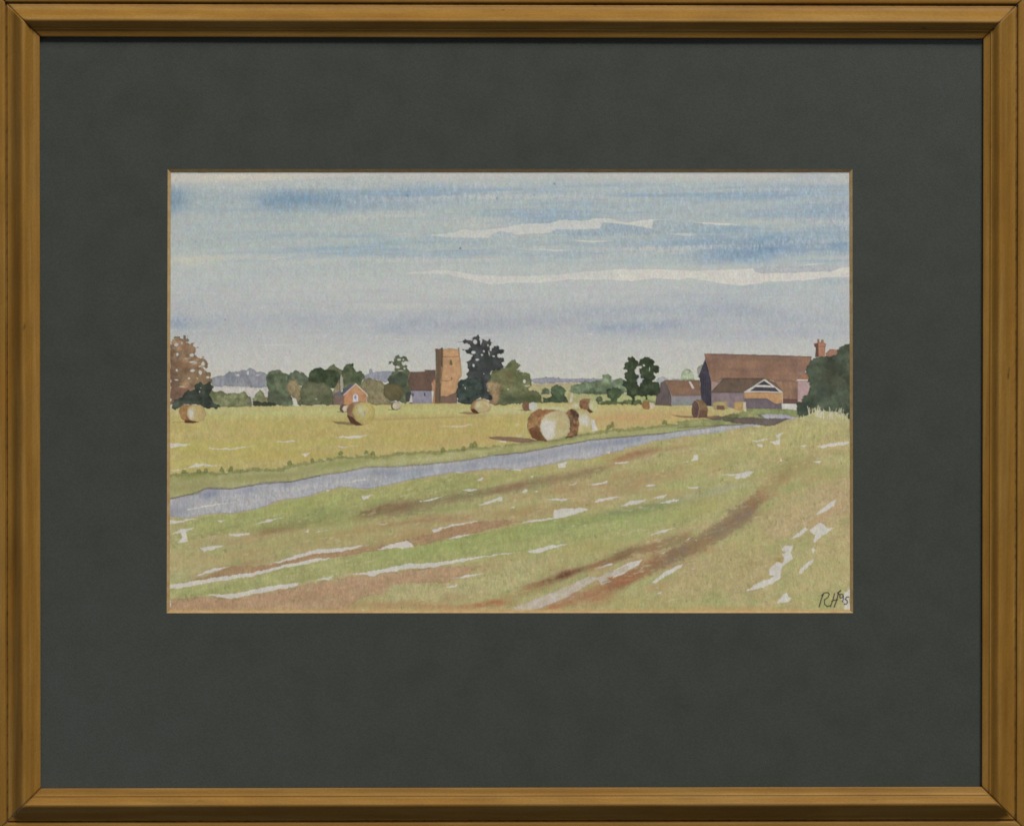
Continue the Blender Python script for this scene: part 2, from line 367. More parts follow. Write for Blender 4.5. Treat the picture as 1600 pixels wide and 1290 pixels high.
# ---------------- sky
ys_ = [259, 275, 290, 310, 340, 380, 405, 430, 455, 480, 500, 515, 540, 570, 600, 640]
cs_ = [(176, 172, 168), (172, 171, 166), (163, 168, 166), (154, 163, 165), (159, 166, 163), (158, 166, 165), (166, 171, 168), (165, 170, 168), (169, 171, 169),
       (165, 167, 168), (161, 164, 167), (164, 166, 167), (171, 171, 169), (177, 175, 168), (182, 179, 166), (184, 181, 164)]
rows = YY+5*MOT
for k in range(3): can[..., k] = np.interp(rows, ys_, [c[k] for c in cs_])
sky = [('I', 360, 277, 130, 8, (186, 179, 165), .9), ('I', 540, 268, 80, 4, (184, 178, 168), .7), ('I', 274, 312, 20, 17, (98, 126, 154), .95), ('I', 268, 318, 10, 14, (92, 120, 152), .6),
       ('I', 320, 312, 50, 16, (144, 157, 161), .7), ('I', 470, 311, 62, 14, (105, 132, 157), .9), ('I', 425, 312, 24, 12, (112, 137, 158), .6), ('I', 535, 314, 40, 13, (112, 138, 160), .7), ('I', 585, 306, 60, 13, (126, 146, 164), .65),
       ('I', 680, 303, 75, 14, (132, 152, 170), .65), ('I', 620, 322, 50, 8, (132, 150, 166), .5), ('I', 470, 335, 90, 10, (143, 158, 162), .4), ('I', 780, 333, 60, 10, (140, 158, 168), .55), ('I', 850, 290, 90, 14, (146, 161, 168), .5),
       ('I', 760, 298, 40, 12, (140, 157, 170), .35), ('I', 900, 325, 50, 9, (148, 163, 168), .5), ('I', 1000, 295, 80, 12, (150, 163, 168), .5), ('I', 1150, 296, 70, 12, (142, 157, 167), .5), ('I', 1235, 298, 60, 10, (130, 148, 168), .65), ('I', 1050, 268, 60, 5, (168, 170, 171), .5),
       ('I', 1040, 326, 60, 8, (145, 159, 167), .45), ('I', 1190, 331, 60, 7, (136, 153, 168), .6), ('I', 1280, 330, 45, 13, (126, 145, 168), .75), ('I', 1318, 345, 20, 22, (122, 143, 168), .6), ('I', 1150, 325, 200, 10, (148, 160, 168), .35), ('I', 1270, 276, 50, 8, (150, 161, 172), .5),
       ('I', 925, 364, 55, 6, (132, 150, 167), .6), ('I', 975, 354, 30, 6, (128, 148, 168), .6), ('I', 1060, 356, 50, 6, (142, 158, 167), .7), ('I', 1140, 358, 60, 6, (146, 160, 167), .6), ('I', 1120, 384, 120, 17, (132, 150, 167), .75), ('I', 1175, 388, 60, 12, (106, 134, 163), .75), ('I', 1165, 400, 60, 10, (114, 140, 165), .75),
       ('I', 1200, 384, 40, 8, (100, 128, 160), .7), ('I', 1195, 372, 20, 5, (100, 128, 160), .6), ('I', 1095, 380, 40, 10, (122, 145, 166), .5), ('I', 1250, 378, 40, 12, (124, 146, 168), .6), ('I', 1310, 383, 24, 12, (106, 134, 163), .8), ('I', 1285, 360, 50, 14, (130, 149, 168), .5),
       ('I', 1010, 386, 60, 10, (140, 157, 167), .6), ('I', 1000, 405, 60, 9, (150, 163, 168), .5), ('I', 740, 378, 70, 8, (143, 160, 167), .55), ('I', 850, 400, 60, 8, (146, 161, 167), .6), ('I', 900, 398, 50, 7, (138, 157, 166), .5), ('I', 615, 382, 50, 8, (142, 160, 163), .55), ('I', 625, 404, 40, 7, (140, 160, 166), .6),
       ('I', 700, 400, 60, 7, (146, 160, 168), .5), ('I', 540, 385, 60, 7, (143, 159, 161), .5), ('I', 480, 368, 70, 4, (144, 158, 161), .45), ('I', 330, 378, 70, 10, (150, 160, 161), .5), ('I', 560, 410, 40, 6, (145, 161, 165), .5), ('I', 290, 407, 35, 7, (182, 178, 161), .8), ('I', 340, 402, 35, 5, (180, 176, 162), .55), ('I', 420, 403, 30, 3, (180, 176, 164), .6),
       ('I', 500, 420, 120, 6, (158, 165, 166), .4), ('I', 420, 425, 50, 5, (158, 162, 167), .4), ('I', 660, 470, 70, 14, (176, 175, 167), .45), ('I', 560, 445, 60, 7, (176, 175, 171), .4), ('I', 590, 478, 60, 10, (178, 177, 167), .45), ('I', 340, 446, 60, 8, (157, 164, 167), .4), ('I', 290, 468, 40, 8, (157, 164, 166), .35),
       ('I', 276, 504, 18, 8, (120, 141, 163), .85), ('I', 305, 506, 30, 7, (142, 154, 163), .5), ('I', 480, 500, 60, 9, (155, 160, 165), .5), ('I', 560, 490, 60, 9, (160, 163, 168), .3), ('I', 645, 505, 28, 8, (138, 150, 165), .6), ('I', 612, 512, 25, 7, (142, 152, 162), .6), ('I', 730, 508, 90, 9, (146, 150, 162), .65), ('I', 840, 503, 80, 9, (148, 152, 163), .55), ('I', 700, 490, 80, 6, (155, 157, 165), .5),
       ('I', 950, 513, 30, 7, (128, 142, 165), .6), ('I', 985, 510, 40, 9, (132, 146, 166), .65), ('I', 1045, 507, 40, 8, (136, 146, 164), .6), ('I', 920, 487, 60, 8, (150, 156, 166), .5), ('I', 1000, 484, 90, 8, (146, 153, 165), .55), ('I', 1130, 482, 60, 9, (140, 150, 165), .6), ('I', 1180, 488, 40, 7, (138, 147, 165), .5), ('I', 1230, 500, 60, 9, (148, 155, 167), .45),
       ('I', 1120, 465, 80, 9, (150, 159, 168), .45), ('I', 1170, 448, 60, 6, (148, 160, 167), .5), ('I', 1300, 440, 40, 6, (142, 158, 167), .6), ('I', 1300, 470, 50, 18, (152, 160, 168), .45), ('I', 1230, 455, 60, 8, (152, 161, 168), .4), ('I', 1250, 520, 90, 9, (152, 156, 167), .5), ('I', 1000, 522, 100, 5, (158, 161, 168), .4), ('I', 870, 455, 80, 8, (165, 167, 172), .4), ('I', 790, 460, 60, 8, (170, 173, 171), .4),
       ('I', 1150, 525, 90, 7, (158, 161, 169), .4), ('I', 400, 560, 120, 14, (176, 171, 168), .4), ('I', 880, 565, 80, 14, (178, 175, 168), .4), ('I', 760, 437, 60, 5, (174, 174, 170), .35),
       ('I', 1060, 545, 60, 12, (177, 173, 171), .4), ('I', 320, 340, 60, 14, (160, 165, 166), .4)]
for s_ in sky: blob(*s_[:7], ang=2)
for sx_, sy_, sd_, a_, c_ in ((150, 9, 101, .75, (124, 147, 168)), (90, 5, 107, .5, (138, 155, 170)), (200, 12, 113, .55, (178, 175, 169))):
    n_ = fb(XX, YY+.02*XX, sx_, sy_, sd_, 4)
    wgt = np.clip((YY-283)/14, 0, 1)*np.clip((418-YY)/14, 0, 1)*np.clip((XX-300)/500+.25, 0, 1)
    k_ = (np.clip(n_-.02, 0, 1)*2*a_*wgt*(1+.6*GR+.6*GR2))[..., None].clip(0, .8)
    can[:] = can*(1-k_)+np.array(c_, np.float32)*k_
n_ = fb(XX, YY, 160, 6, 117, 4); wgt = np.clip((YY-440)/20, 0, 1)*np.clip((540-YY)/20, 0, 1)
k_ = (np.clip(n_, 0, 1)*.8*wgt*(1+.9*GR+.6*GR2))[..., None].clip(0, .6); can[:] = can*(1-k_)+np.array((154, 157, 166), np.float32)*k_
def hardwash(pts, col, a):                       # a wash with one crisp edge
    poly('I', pts, col, a=a, jit=1.4, soft=1.2, var=.03, edge=.02)
hardwash([(385, 287), (410, 283), (440, 281), (464, 282), (500, 279), (530, 277), (570, 275), (612, 273), (612, 292), (500, 296), (400, 296)], (160, 167, 166), .5)
hardwash([(937, 347), (958, 349), (980, 352), (1015, 358), (1040, 364), (1000, 368), (940, 368), (868, 366), (860, 362), (870, 358), (894, 357), (937, 357)], (138, 154, 168), .55)
hardwash([(1021, 345), (1040, 344), (1090, 349), (1150, 353), (1110, 362), (1050, 364), (1019, 356)], (144, 159, 167), .5)
hardwash([(771, 366), (780, 362), (798, 363), (804, 366), (790, 369)], (150, 163, 170), .7)
SKW = (190, 185, 177)
whites = [('B2', [(300, 451), (450, 436), (530, 412), (600, 425), (800, 402), (900, 380), (1100, 375), (1150, 352), (1320, 358), (1400, 340), (1500, 348), (1600, 372), (1600, 384), (1520, 376), (1440, 368), (1420, 410), (1240, 415), (1130, 415), (1090, 437), (860, 447), (840, 435), (760, 430), (720, 440), (690, 470), (450, 468), (300, 456)], .72),
          ('B2', [(0, 455), (120, 446), (250, 444), (120, 452)], .7), ('I', [(974, 349), (996, 345), (1019, 343), (1036, 343), (1021, 345), (1018, 357), (990, 352)], .8),
          ('I', [(1086, 347.5), (1120, 348), (1154, 351), (1130, 352.5), (1105, 350)], .9), ('I', [(1045, 366), (1070, 364.5), (1088, 366), (1080, 369), (1060, 368)], .6),
          ('I', [(896, 375), (925, 376), (961, 377), (925, 378.6), (905, 377.5)], .8), ('I', [(807, 389), (850, 389.3), (894, 391), (868, 393), (850, 391)], .75),
          ('B2', [(150, 700), (300, 685), (380, 682), (480, 695), (600, 712), (760, 722), (950, 722), (1150, 712), (1300, 695), (1500, 680), (1600, 675), (1600, 750), (1450, 745), (1200, 745), (1020, 768), (850, 765), (700, 775), (560, 742), (400, 708), (150, 706)], .75),
          ('B3', [(-8, 678), (300, 678), (530, 688), (700, 680), (910, 673), (930, 697), (980, 703), (1250, 697), (1420, 690), (1470, 662), (1550, 662), (1550, 727), (1400, 730), (1250, 750), (1000, 760), (920, 775), (850, 783), (720, 770), (600, 752), (480, 732), (440, 748), (270, 735), (110, 755), (-8, 748)], .97),
          ('B3', [(1200, 655), (1300, 641), (1390, 638), (1300, 650)], .8), ('B2', [(430, 1124), (600, 1112), (830, 1106), (600, 1122)], .45), ('B2', [(-10, 1138), (100, 1134), (230, 1133), (100, 1141)], .6),
          ('B2', [(1320, 1099), (1360, 1100), (1400, 1112), (1350, 1107)], .5), ('B1', [(590, 1198), (750, 1193), (900, 1199), (750, 1204)], .55), ('I', [(400, 406), (425, 403), (450, 401), (430, 405.5)], .5),
          ('I', [(815, 350), (861, 348.5), (835, 352)], .4), ('I', [(595, 372), (640, 368), (668, 368), (630, 371)], .3)]
for f, p, a in whites: poly(f, p, SKW, a=a, jit=1.2, soft=1.1, var=.015, edge=0, gran=.02)
hardwash([(1178, 420), (1196, 416), (1240, 416), (1290, 414), (1318, 417), (1300, 423.5), (1257, 425.5), (1193, 427), (1181, 425)], (160, 161, 166), .75)
for (x, y, r, c) in [(719, 388, .9, (40, 45, 45)), (866, 287, 1.2, (100, 130, 145)), (834, 304, 1.0, (112, 138, 165)), (636, 306, 2.0, (98, 128, 162)), (777, 310, 1.5, (115, 142, 168)), (653, 285, .9, (125, 145, 168)), (352, 499, .9, (110, 120, 140)), (737, 313, .8, (135, 140, 165)), (1128, 466, .8, (110, 130, 165)), (967, 327, .8, (120, 140, 170))]:
    blob('I', x, y, r*1.2, r*1.2, c, .9, gran=0, hard=.8)
# ---------------- far land, horizon to field
poly('A1', [(540, 786), (900, 788), (1300, 792), (1300, 1010), (540, 1010)], (178, 171, 163), jit=.4)
w0 = motif('painted_far_wood', 'hazy lavender wood on the far left shore')
poly('A1', [(520, 685), (600, 662), (690, 655), (700, 640), (740, 615), (850, 612), (900, 585), (950, 600), (990, 570), (1030, 588), (1060, 605), (1130, 618), (1200, 640), (1215, 796), (1050, 798), (960, 794), (700, 786), (540, 780)], (122, 124, 134), col2=(134, 134, 140), leafy=.8, soft=1, oid=w0, holes=[(970, 625, 14, 22), (1085, 650, 22, 8), (850, 655, 22, 10)])
poly('A1', [(690, 655), (740, 618), (800, 630), (830, 680), (800, 785), (700, 784), (690, 720)], (110, 114, 124), a=.55, leafy=.6, edge=.04)
poly('A2', [(960, 655), (1040, 632), (1036, 590), (1060, 576), (1082, 590), (1082, 618), (1200, 606), (1330, 604), (1330, 720), (1230, 735), (1130, 705), (960, 700)], (134, 135, 146), leafy=.5, oid=motif('painted_far_wood', 'pale lavender wood and turret between the red cottage and the church'))
poly('A4', [(540, 640), (1419, 628), (1419, 870), (540, 870)], (158, 152, 102), jit=.3, edge=0, col2=(165, 155, 112))
poly('A4', [(590, 640), (1000, 632), (980, 660), (700, 668), (600, 668)], (168, 152, 118), a=.7)
poly('A5', [(0, 715), (450, 715), (850, 735), (850, 860), (0, 860)], (150, 156, 98), jit=.3, edge=0, col2=(162, 162, 112))
poly('A4', [(560, 600), (600, 592), (680, 580), (780, 574), (860, 584), (960, 592), (1080, 586), (1200, 596), (1300, 586), (1430, 598), (1430, 632), (900, 632), (600, 636)], (134, 134, 144), leafy=.7, oid=motif('painted_far_wood', 'long low lavender wood on the horizon right of centre'))
poly('A5', [(-60, 560), (0, 540), (60, 540), (140, 570), (140, 600), (-60, 600)], (132, 134, 144), a=.8, leafy=.6)
poly('A5', [(800, 570), (830, 530), (870, 512), (930, 535), (960, 555), (1000, 545), (1070, 540), (1110, 560), (830, 600)], (146, 146, 152), a=.85, leafy=.6)
poly('A5', [(570, 500), (610, 480), (650, 560), (620, 600), (570, 580)], (158, 160, 170), a=.8)

# ---------------- field
bank_top = cv('B4', [(-10, 412), (100, 402), (250, 394), (345, 396), (430, 384), (580, 370), (700, 378), (780, 352), (900, 332), (1000, 310), (1100, 290), (1180, 300), (1250, 280), (1300, 297), (1440, 278)]) + cv('B5', [(80, 272), (200, 268), (360, 262), (460, 252), (560, 235), (640, 242), (760, 228), (900, 207), (1000, 195), (1100, 182), (1200, 162), (1330, 142), (1440, 125), (1532, 122)]) + cv('B6', [(180, 112), (320, 95), (500, 78), (640, 58), (780, 42)])
field_top = [(256, 638), (300, 636), (340, 634), (400, 634), (470, 634), (520, 633), (560, 633), (620, 630), (700, 630), (760, 632), (840, 631), (880, 628), (920, 630), (970, 632), (1030, 632), (1080, 634), (1120, 636), (1160, 642)]
w_, fm = poly('I', field_top + bank_top[::-1], (170, 156, 92), jit=.8, col2=(175, 158, 100), mottle=MOT, edge=.02, var=.04)
FM = np.zeros((H, W), np.float32); FM[w_] = fm
fieldblobs = [(330, 641, 90, 6, (172, 170, 118), .8), (480, 643, 120, 7, (174, 172, 112), .8), (640, 641, 110, 6, (172, 170, 108), .8), (800, 640, 90, 6, (178, 176, 124), .7), (1000, 636, 70, 4, (176, 166, 110), .6),
              (290, 660, 60, 6, (174, 158, 92), .6), (450, 663, 150, 8, (172, 156, 86), .6), (440, 680, 130, 8, (172, 148, 84), .55), (700, 664, 130, 8, (174, 148, 88), .7), (690, 680, 120, 8, (174, 150, 84), .6), (560, 690, 120, 6, (168, 156, 82), .5),
              (330, 700, 90, 8, (172, 160, 80), .6), (430, 712, 120, 8, (172, 152, 78), .6), (300, 722, 60, 6, (176, 164, 88), .6), (400, 690, 100, 5, (170, 162, 84), .45), (640, 695, 90, 6, (175, 150, 88), .6), (720, 690, 60, 6, (176, 148, 92), .6), (760, 684, 40, 5, (176, 146, 90), .5),
              (980, 652, 75, 9, (182, 142, 96), .85), (1050, 648, 60, 6, (180, 148, 98), .6), (960, 664, 50, 5, (176, 148, 100), .6), (1090, 640, 60, 4, (180, 162, 110), .5), (1000, 640, 60, 3, (176, 158, 104), .5),
              (930, 645, 30, 6, (178, 165, 110), .5), (860, 640, 60, 4, (182, 176, 132), .6), (800, 665, 60, 8, (172, 158, 84), .5), (560, 654, 120, 3, (166, 140, 84), .35), (660, 653, 100, 1.6, (150, 126, 82), .5), (350, 652, 130, 3, (170, 168, 96), .4), (520, 730, 60, 4, (172, 158, 84), .3)]
for b_ in fieldblobs: blob('I', *b_[:5], a=b_[5], ang=2, gran=.3, clip=FM)

# ---------------- verge (bank), track, foreground
track_top = cv('B4', [(-10, 570), (20, 565), (90, 545), (200, 525), (240, 500), (260, 490), (400, 495), (530, 475), (600, 460), (800, 450), (950, 415), (1120, 392), (1250, 362), (1440, 358)]) + cv('B5', [(250, 345), (500, 320), (700, 285), (900, 265), (1100, 225), (1300, 190), (1532, 168)]) + cv('B6', [(240, 158), (480, 125), (700, 100), (830, 88), (900, 62), (955, 56), (900, 30), (950, 27), (1060, 30), (1150, 42)])
track_bot = cv('B4', [(-10, 672), (20, 670), (120, 685), (270, 655), (400, 655), (540, 630), (640, 605), (700, 575), (900, 545), (1000, 510), (1100, 485), (1180, 492), (1250, 500), (1440, 465)]) + cv('B5', [(150, 445), (400, 402), (700, 372), (850, 380), (1090, 335), (1180, 310), (1280, 315), (1400, 280), (1532, 250)]) + cv('B6', [(60, 247), (240, 200), (400, 175), (650, 143), (850, 106), (980, 95), (1100, 66), (1150, 58)])
vid = motif('painted_grass_verge', 'ragged green verge along the far side of the lane')
w_, m_ = poly('I', bank_top + [(1170, 650), (1190, 646)] + track_top[-7:-5][::-1] + track_top[:-7][::-1], (148, 146, 92), jit=1.2, leafy=.7, col2=(158, 154, 108), edge=.10, oid=vid)
BM = np.zeros((H, W), np.float32); BM[w_] = m_
for i in range(len(bank_top)-1):                          # darker scrub along the far edge of the verge
    (ax, ay), (bx, by) = bank_top[i], bank_top[i+1]
    n = max(int((bx-ax)/9), 1)
    for k in range(n):
        t = (k+.5)/n; x = ax+(bx-ax)*t; y = ay+(by-ay)*t
        r = _tab[int(x) & 255, int(y) & 255]; r2 = _tab[int(x*3) & 255, int(y*5) & 255]
        hgt = 1.0+2.6*r**2*(1.25 if x < 1000 else .6)
        poly('I', [(x-6, y+4), (x-6, y-hgt*.3), (x-3, y-hgt*.7), (x+2, y-hgt*.6), (x+6, y-hgt*.3), (x+6, y+3.5)], (118+16*r2, 120+12*r2, 68+12*r2), a=.45+.4*r2, jit=1.5, leafy=.9, soft=1.6, edge=.1, oid=vid)
for (x, y, h_) in [(347, 733, 9), (322, 734, 6), (287, 735, 5), (310, 735, 5), (361, 732, 6), (453, 722, 5), (533, 707, 5), (572, 705, 4), (742, 694, 8), (736, 695, 5), (957, 664, 8), (952, 666, 5), (1039, 659, 5), (692, 702, 5), (725, 699, 4), (583, 706, 4), (488, 718, 4), (1110, 654, 3)]:
    poly('I', [(x-4, y+5), (x-3.5, y), (x-1.5, y-h_*.6), (x+.8, y-h_*.62), (x+3, y-1), (x+4, y+4)], (112, 118, 64), a=.8, jit=2.0, leafy=.45, soft=1.2, edge=.12, oid=vid)
for (x, y, rx, ry, c, a, g) in [(300, 760, 40, 6, (140, 132, 84), .7, 8), (300, 745, 40, 4, (128, 132, 72), .6, 5), (400, 745, 50, 5, (134, 132, 80), .6, 5), (450, 742, 40, 4, (140, 130, 84), .6, 8), (480, 735, 30, 4, (160, 152, 104), .6, 8), (530, 725, 50, 5, (128, 130, 72), .6, 8),
                          (600, 722, 30, 4, (168, 162, 112), .6, 4), (680, 716, 50, 3, (172, 166, 116), .7, 5), (640, 712, 40, 3, (150, 150, 88), .5, 5), (770, 702, 50, 3, (172, 164, 112), .6, 8), (790, 704, 20, 4, (134, 138, 78), .5, 8), (840, 697, 40, 3, (160, 152, 92), .6, 8),
                          (900, 690, 40, 3, (166, 158, 100), .5, 10), (870, 690, 30, 3, (128, 130, 76), .5, 10), (960, 680, 50, 3, (150, 150, 92), .5, 8), (1040, 672, 50, 3, (148, 150, 98), .6, 8), (1090, 660, 30, 3, (120, 130, 78), .6, 8), (1120, 660, 40, 3, (140, 142, 92), .5, 8), (330, 752, 60, 4, (150, 140, 92), .4, 8)]:
    blob('I', x, y, rx, ry, c, a, ang=g, gran=.5, clip=BM)
tid = motif('painted_lane', 'lavender-blue lane sweeping from lower left to the barns')
w_, m_ = poly('I', track_top + track_bot[::-1], (165, 160, 161), jit=1.2, soft=1.1, col2=(154, 154, 158), mottle=MOT, edge=.10, oid=tid, var=.03)
TM = np.zeros((H, W), np.float32); TM[w_] = m_
for (x, y, rx, ry, c, a) in [(276, 796, 26, 14, (122, 126, 146), .8), (272, 800, 10, 8, (112, 116, 136), .5), (330, 770, 16, 7, (98, 108, 145), .9), (325, 775, 8, 5, (80, 92, 138), .6), (375, 768, 30, 6, (128, 134, 156), .6), (300, 782, 30, 8, (140, 144, 158), .5), (395, 764, 18, 5, (116, 124, 152), .6), (445, 757, 22, 5, (112, 122, 150), .7), (480, 751, 30, 5, (124, 132, 156), .7), (420, 780, 80, 8, (160, 154, 160), .5),
                             (560, 740, 50, 6, (126, 132, 152), .8), (600, 737, 20, 6, (108, 114, 136), .8), (615, 740, 14, 5, (102, 112, 140), .6), (640, 743, 34, 7, (122, 138, 162), .8), (660, 733, 50, 4, (112, 122, 146), .5), (735, 728, 14, 5, (104, 114, 144), .8), (700, 732, 30, 5, (126, 134, 158), .6), (780, 722, 60, 7, (134, 138, 158), .6), (770, 716, 40, 4, (114, 124, 146), .6),
                             (820, 718, 40, 6, (118, 128, 150), .55), (850, 714, 50, 5, (126, 132, 152), .6), (900, 700, 60, 6, (128, 132, 154), .7), (950, 692, 50, 6, (112, 124, 148), .7), (985, 688, 20, 5, (104, 118, 144), .7), (1000, 686, 60, 5, (118, 126, 146), .5), (550, 758, 40, 5, (146, 148, 164), .5), (570, 758, 22, 4, (126, 130, 156), .6), (830, 727, 60, 5, (158, 150, 158), .5),
                             (1050, 678, 50, 4, (150, 152, 162), .6), (1110, 670, 50, 3, (156, 156, 166), .6), (1225, 652, 22, 4, (130, 134, 160), .8), (1200, 649, 14, 3, (134, 136, 158), .6), (290, 775, 20, 4, (110, 114, 134), .4)]:
    blob('I', x, y, rx, ry*.9, (c[0]+4, c[1]+2, c[2]-3), a*.6, ang=8, gran=1.3, clip=TM)
stroke('I', track_top[:28], 1.1, (84, 76, 70), a=.55, gran=.9, jit=1.0)
stroke('I', [(264, 779), (300, 771), (324, 763), (360, 764), (400, 757), (458, 752), (500, 743)], 1.3, (78, 64, 62), a=.55, gran=.6, jit=1.0)
stroke('I', [(774, 711.5), (823, 706), (873, 696.5), (922, 687.5), (980, 682), (1040, 676)], 1.4, (78, 76, 78), a=.5, gran=.6, jit=1.0)
stroke('I', track_bot[3:21], 1.0, (104, 104, 90), a=.5, gran=.9, jit=1.0)
for p in [[(120, 627), (300, 592), (465, 577), (300, 603), (140, 632)], [(1115, 462), (1200, 440), (1310, 432), (1200, 450)]]:
    poly('B4', p, PAPER, a=.8, jit=.8, edge=0)
# foreground
fg = track_bot[:-2] + cv('A6', [(1000, 890), (1060, 872), (1170, 835), (1240, 812), (1330, 812), (1440, 835), (1515, 890), (1580, 890)]) + [(1340, 965), (250, 965), (250, 806)]
gid = None
w_, m_ = poly('I', fg, (172, 155, 110), jit=1.0, col2=(160, 154, 102), mottle=MOT, edge=.03, var=.05)
GM = np.zeros((H, W), np.float32); GM[w_] = m_; GM_REF['m'] = GM
FA = fb(XX*.96-YY*.28, YY*.96+XX*.28, 46, 9, 71, 4); FB_ = fb(XX*.95-YY*.3, YY*.95+XX*.3, 34, 8, 75, 4); FC = fb(XX, YY, 9, 9, 79, 3)
for n_, c_, a_ in ((FA, (174, 140, 100), .50), (-FA, (166, 164, 108), .42), (FB_, (142, 150, 90), .40), (-FB_, (176, 160, 116), .34), (FC, (132, 126, 76), .20)):
    k_ = (np.clip(n_-.05, 0, 1)*2*a_*GM*(1+.5*GR2))[..., None].clip(0, .6)
    can[:] = can*(1-k_)+np.array(c_, np.float32)*k_
BR, DB, GN, DG, YG, PK = (150, 116, 80), (104, 76, 58), (136, 148, 82), (106, 122, 66), (166, 160, 98), (168, 132, 98)
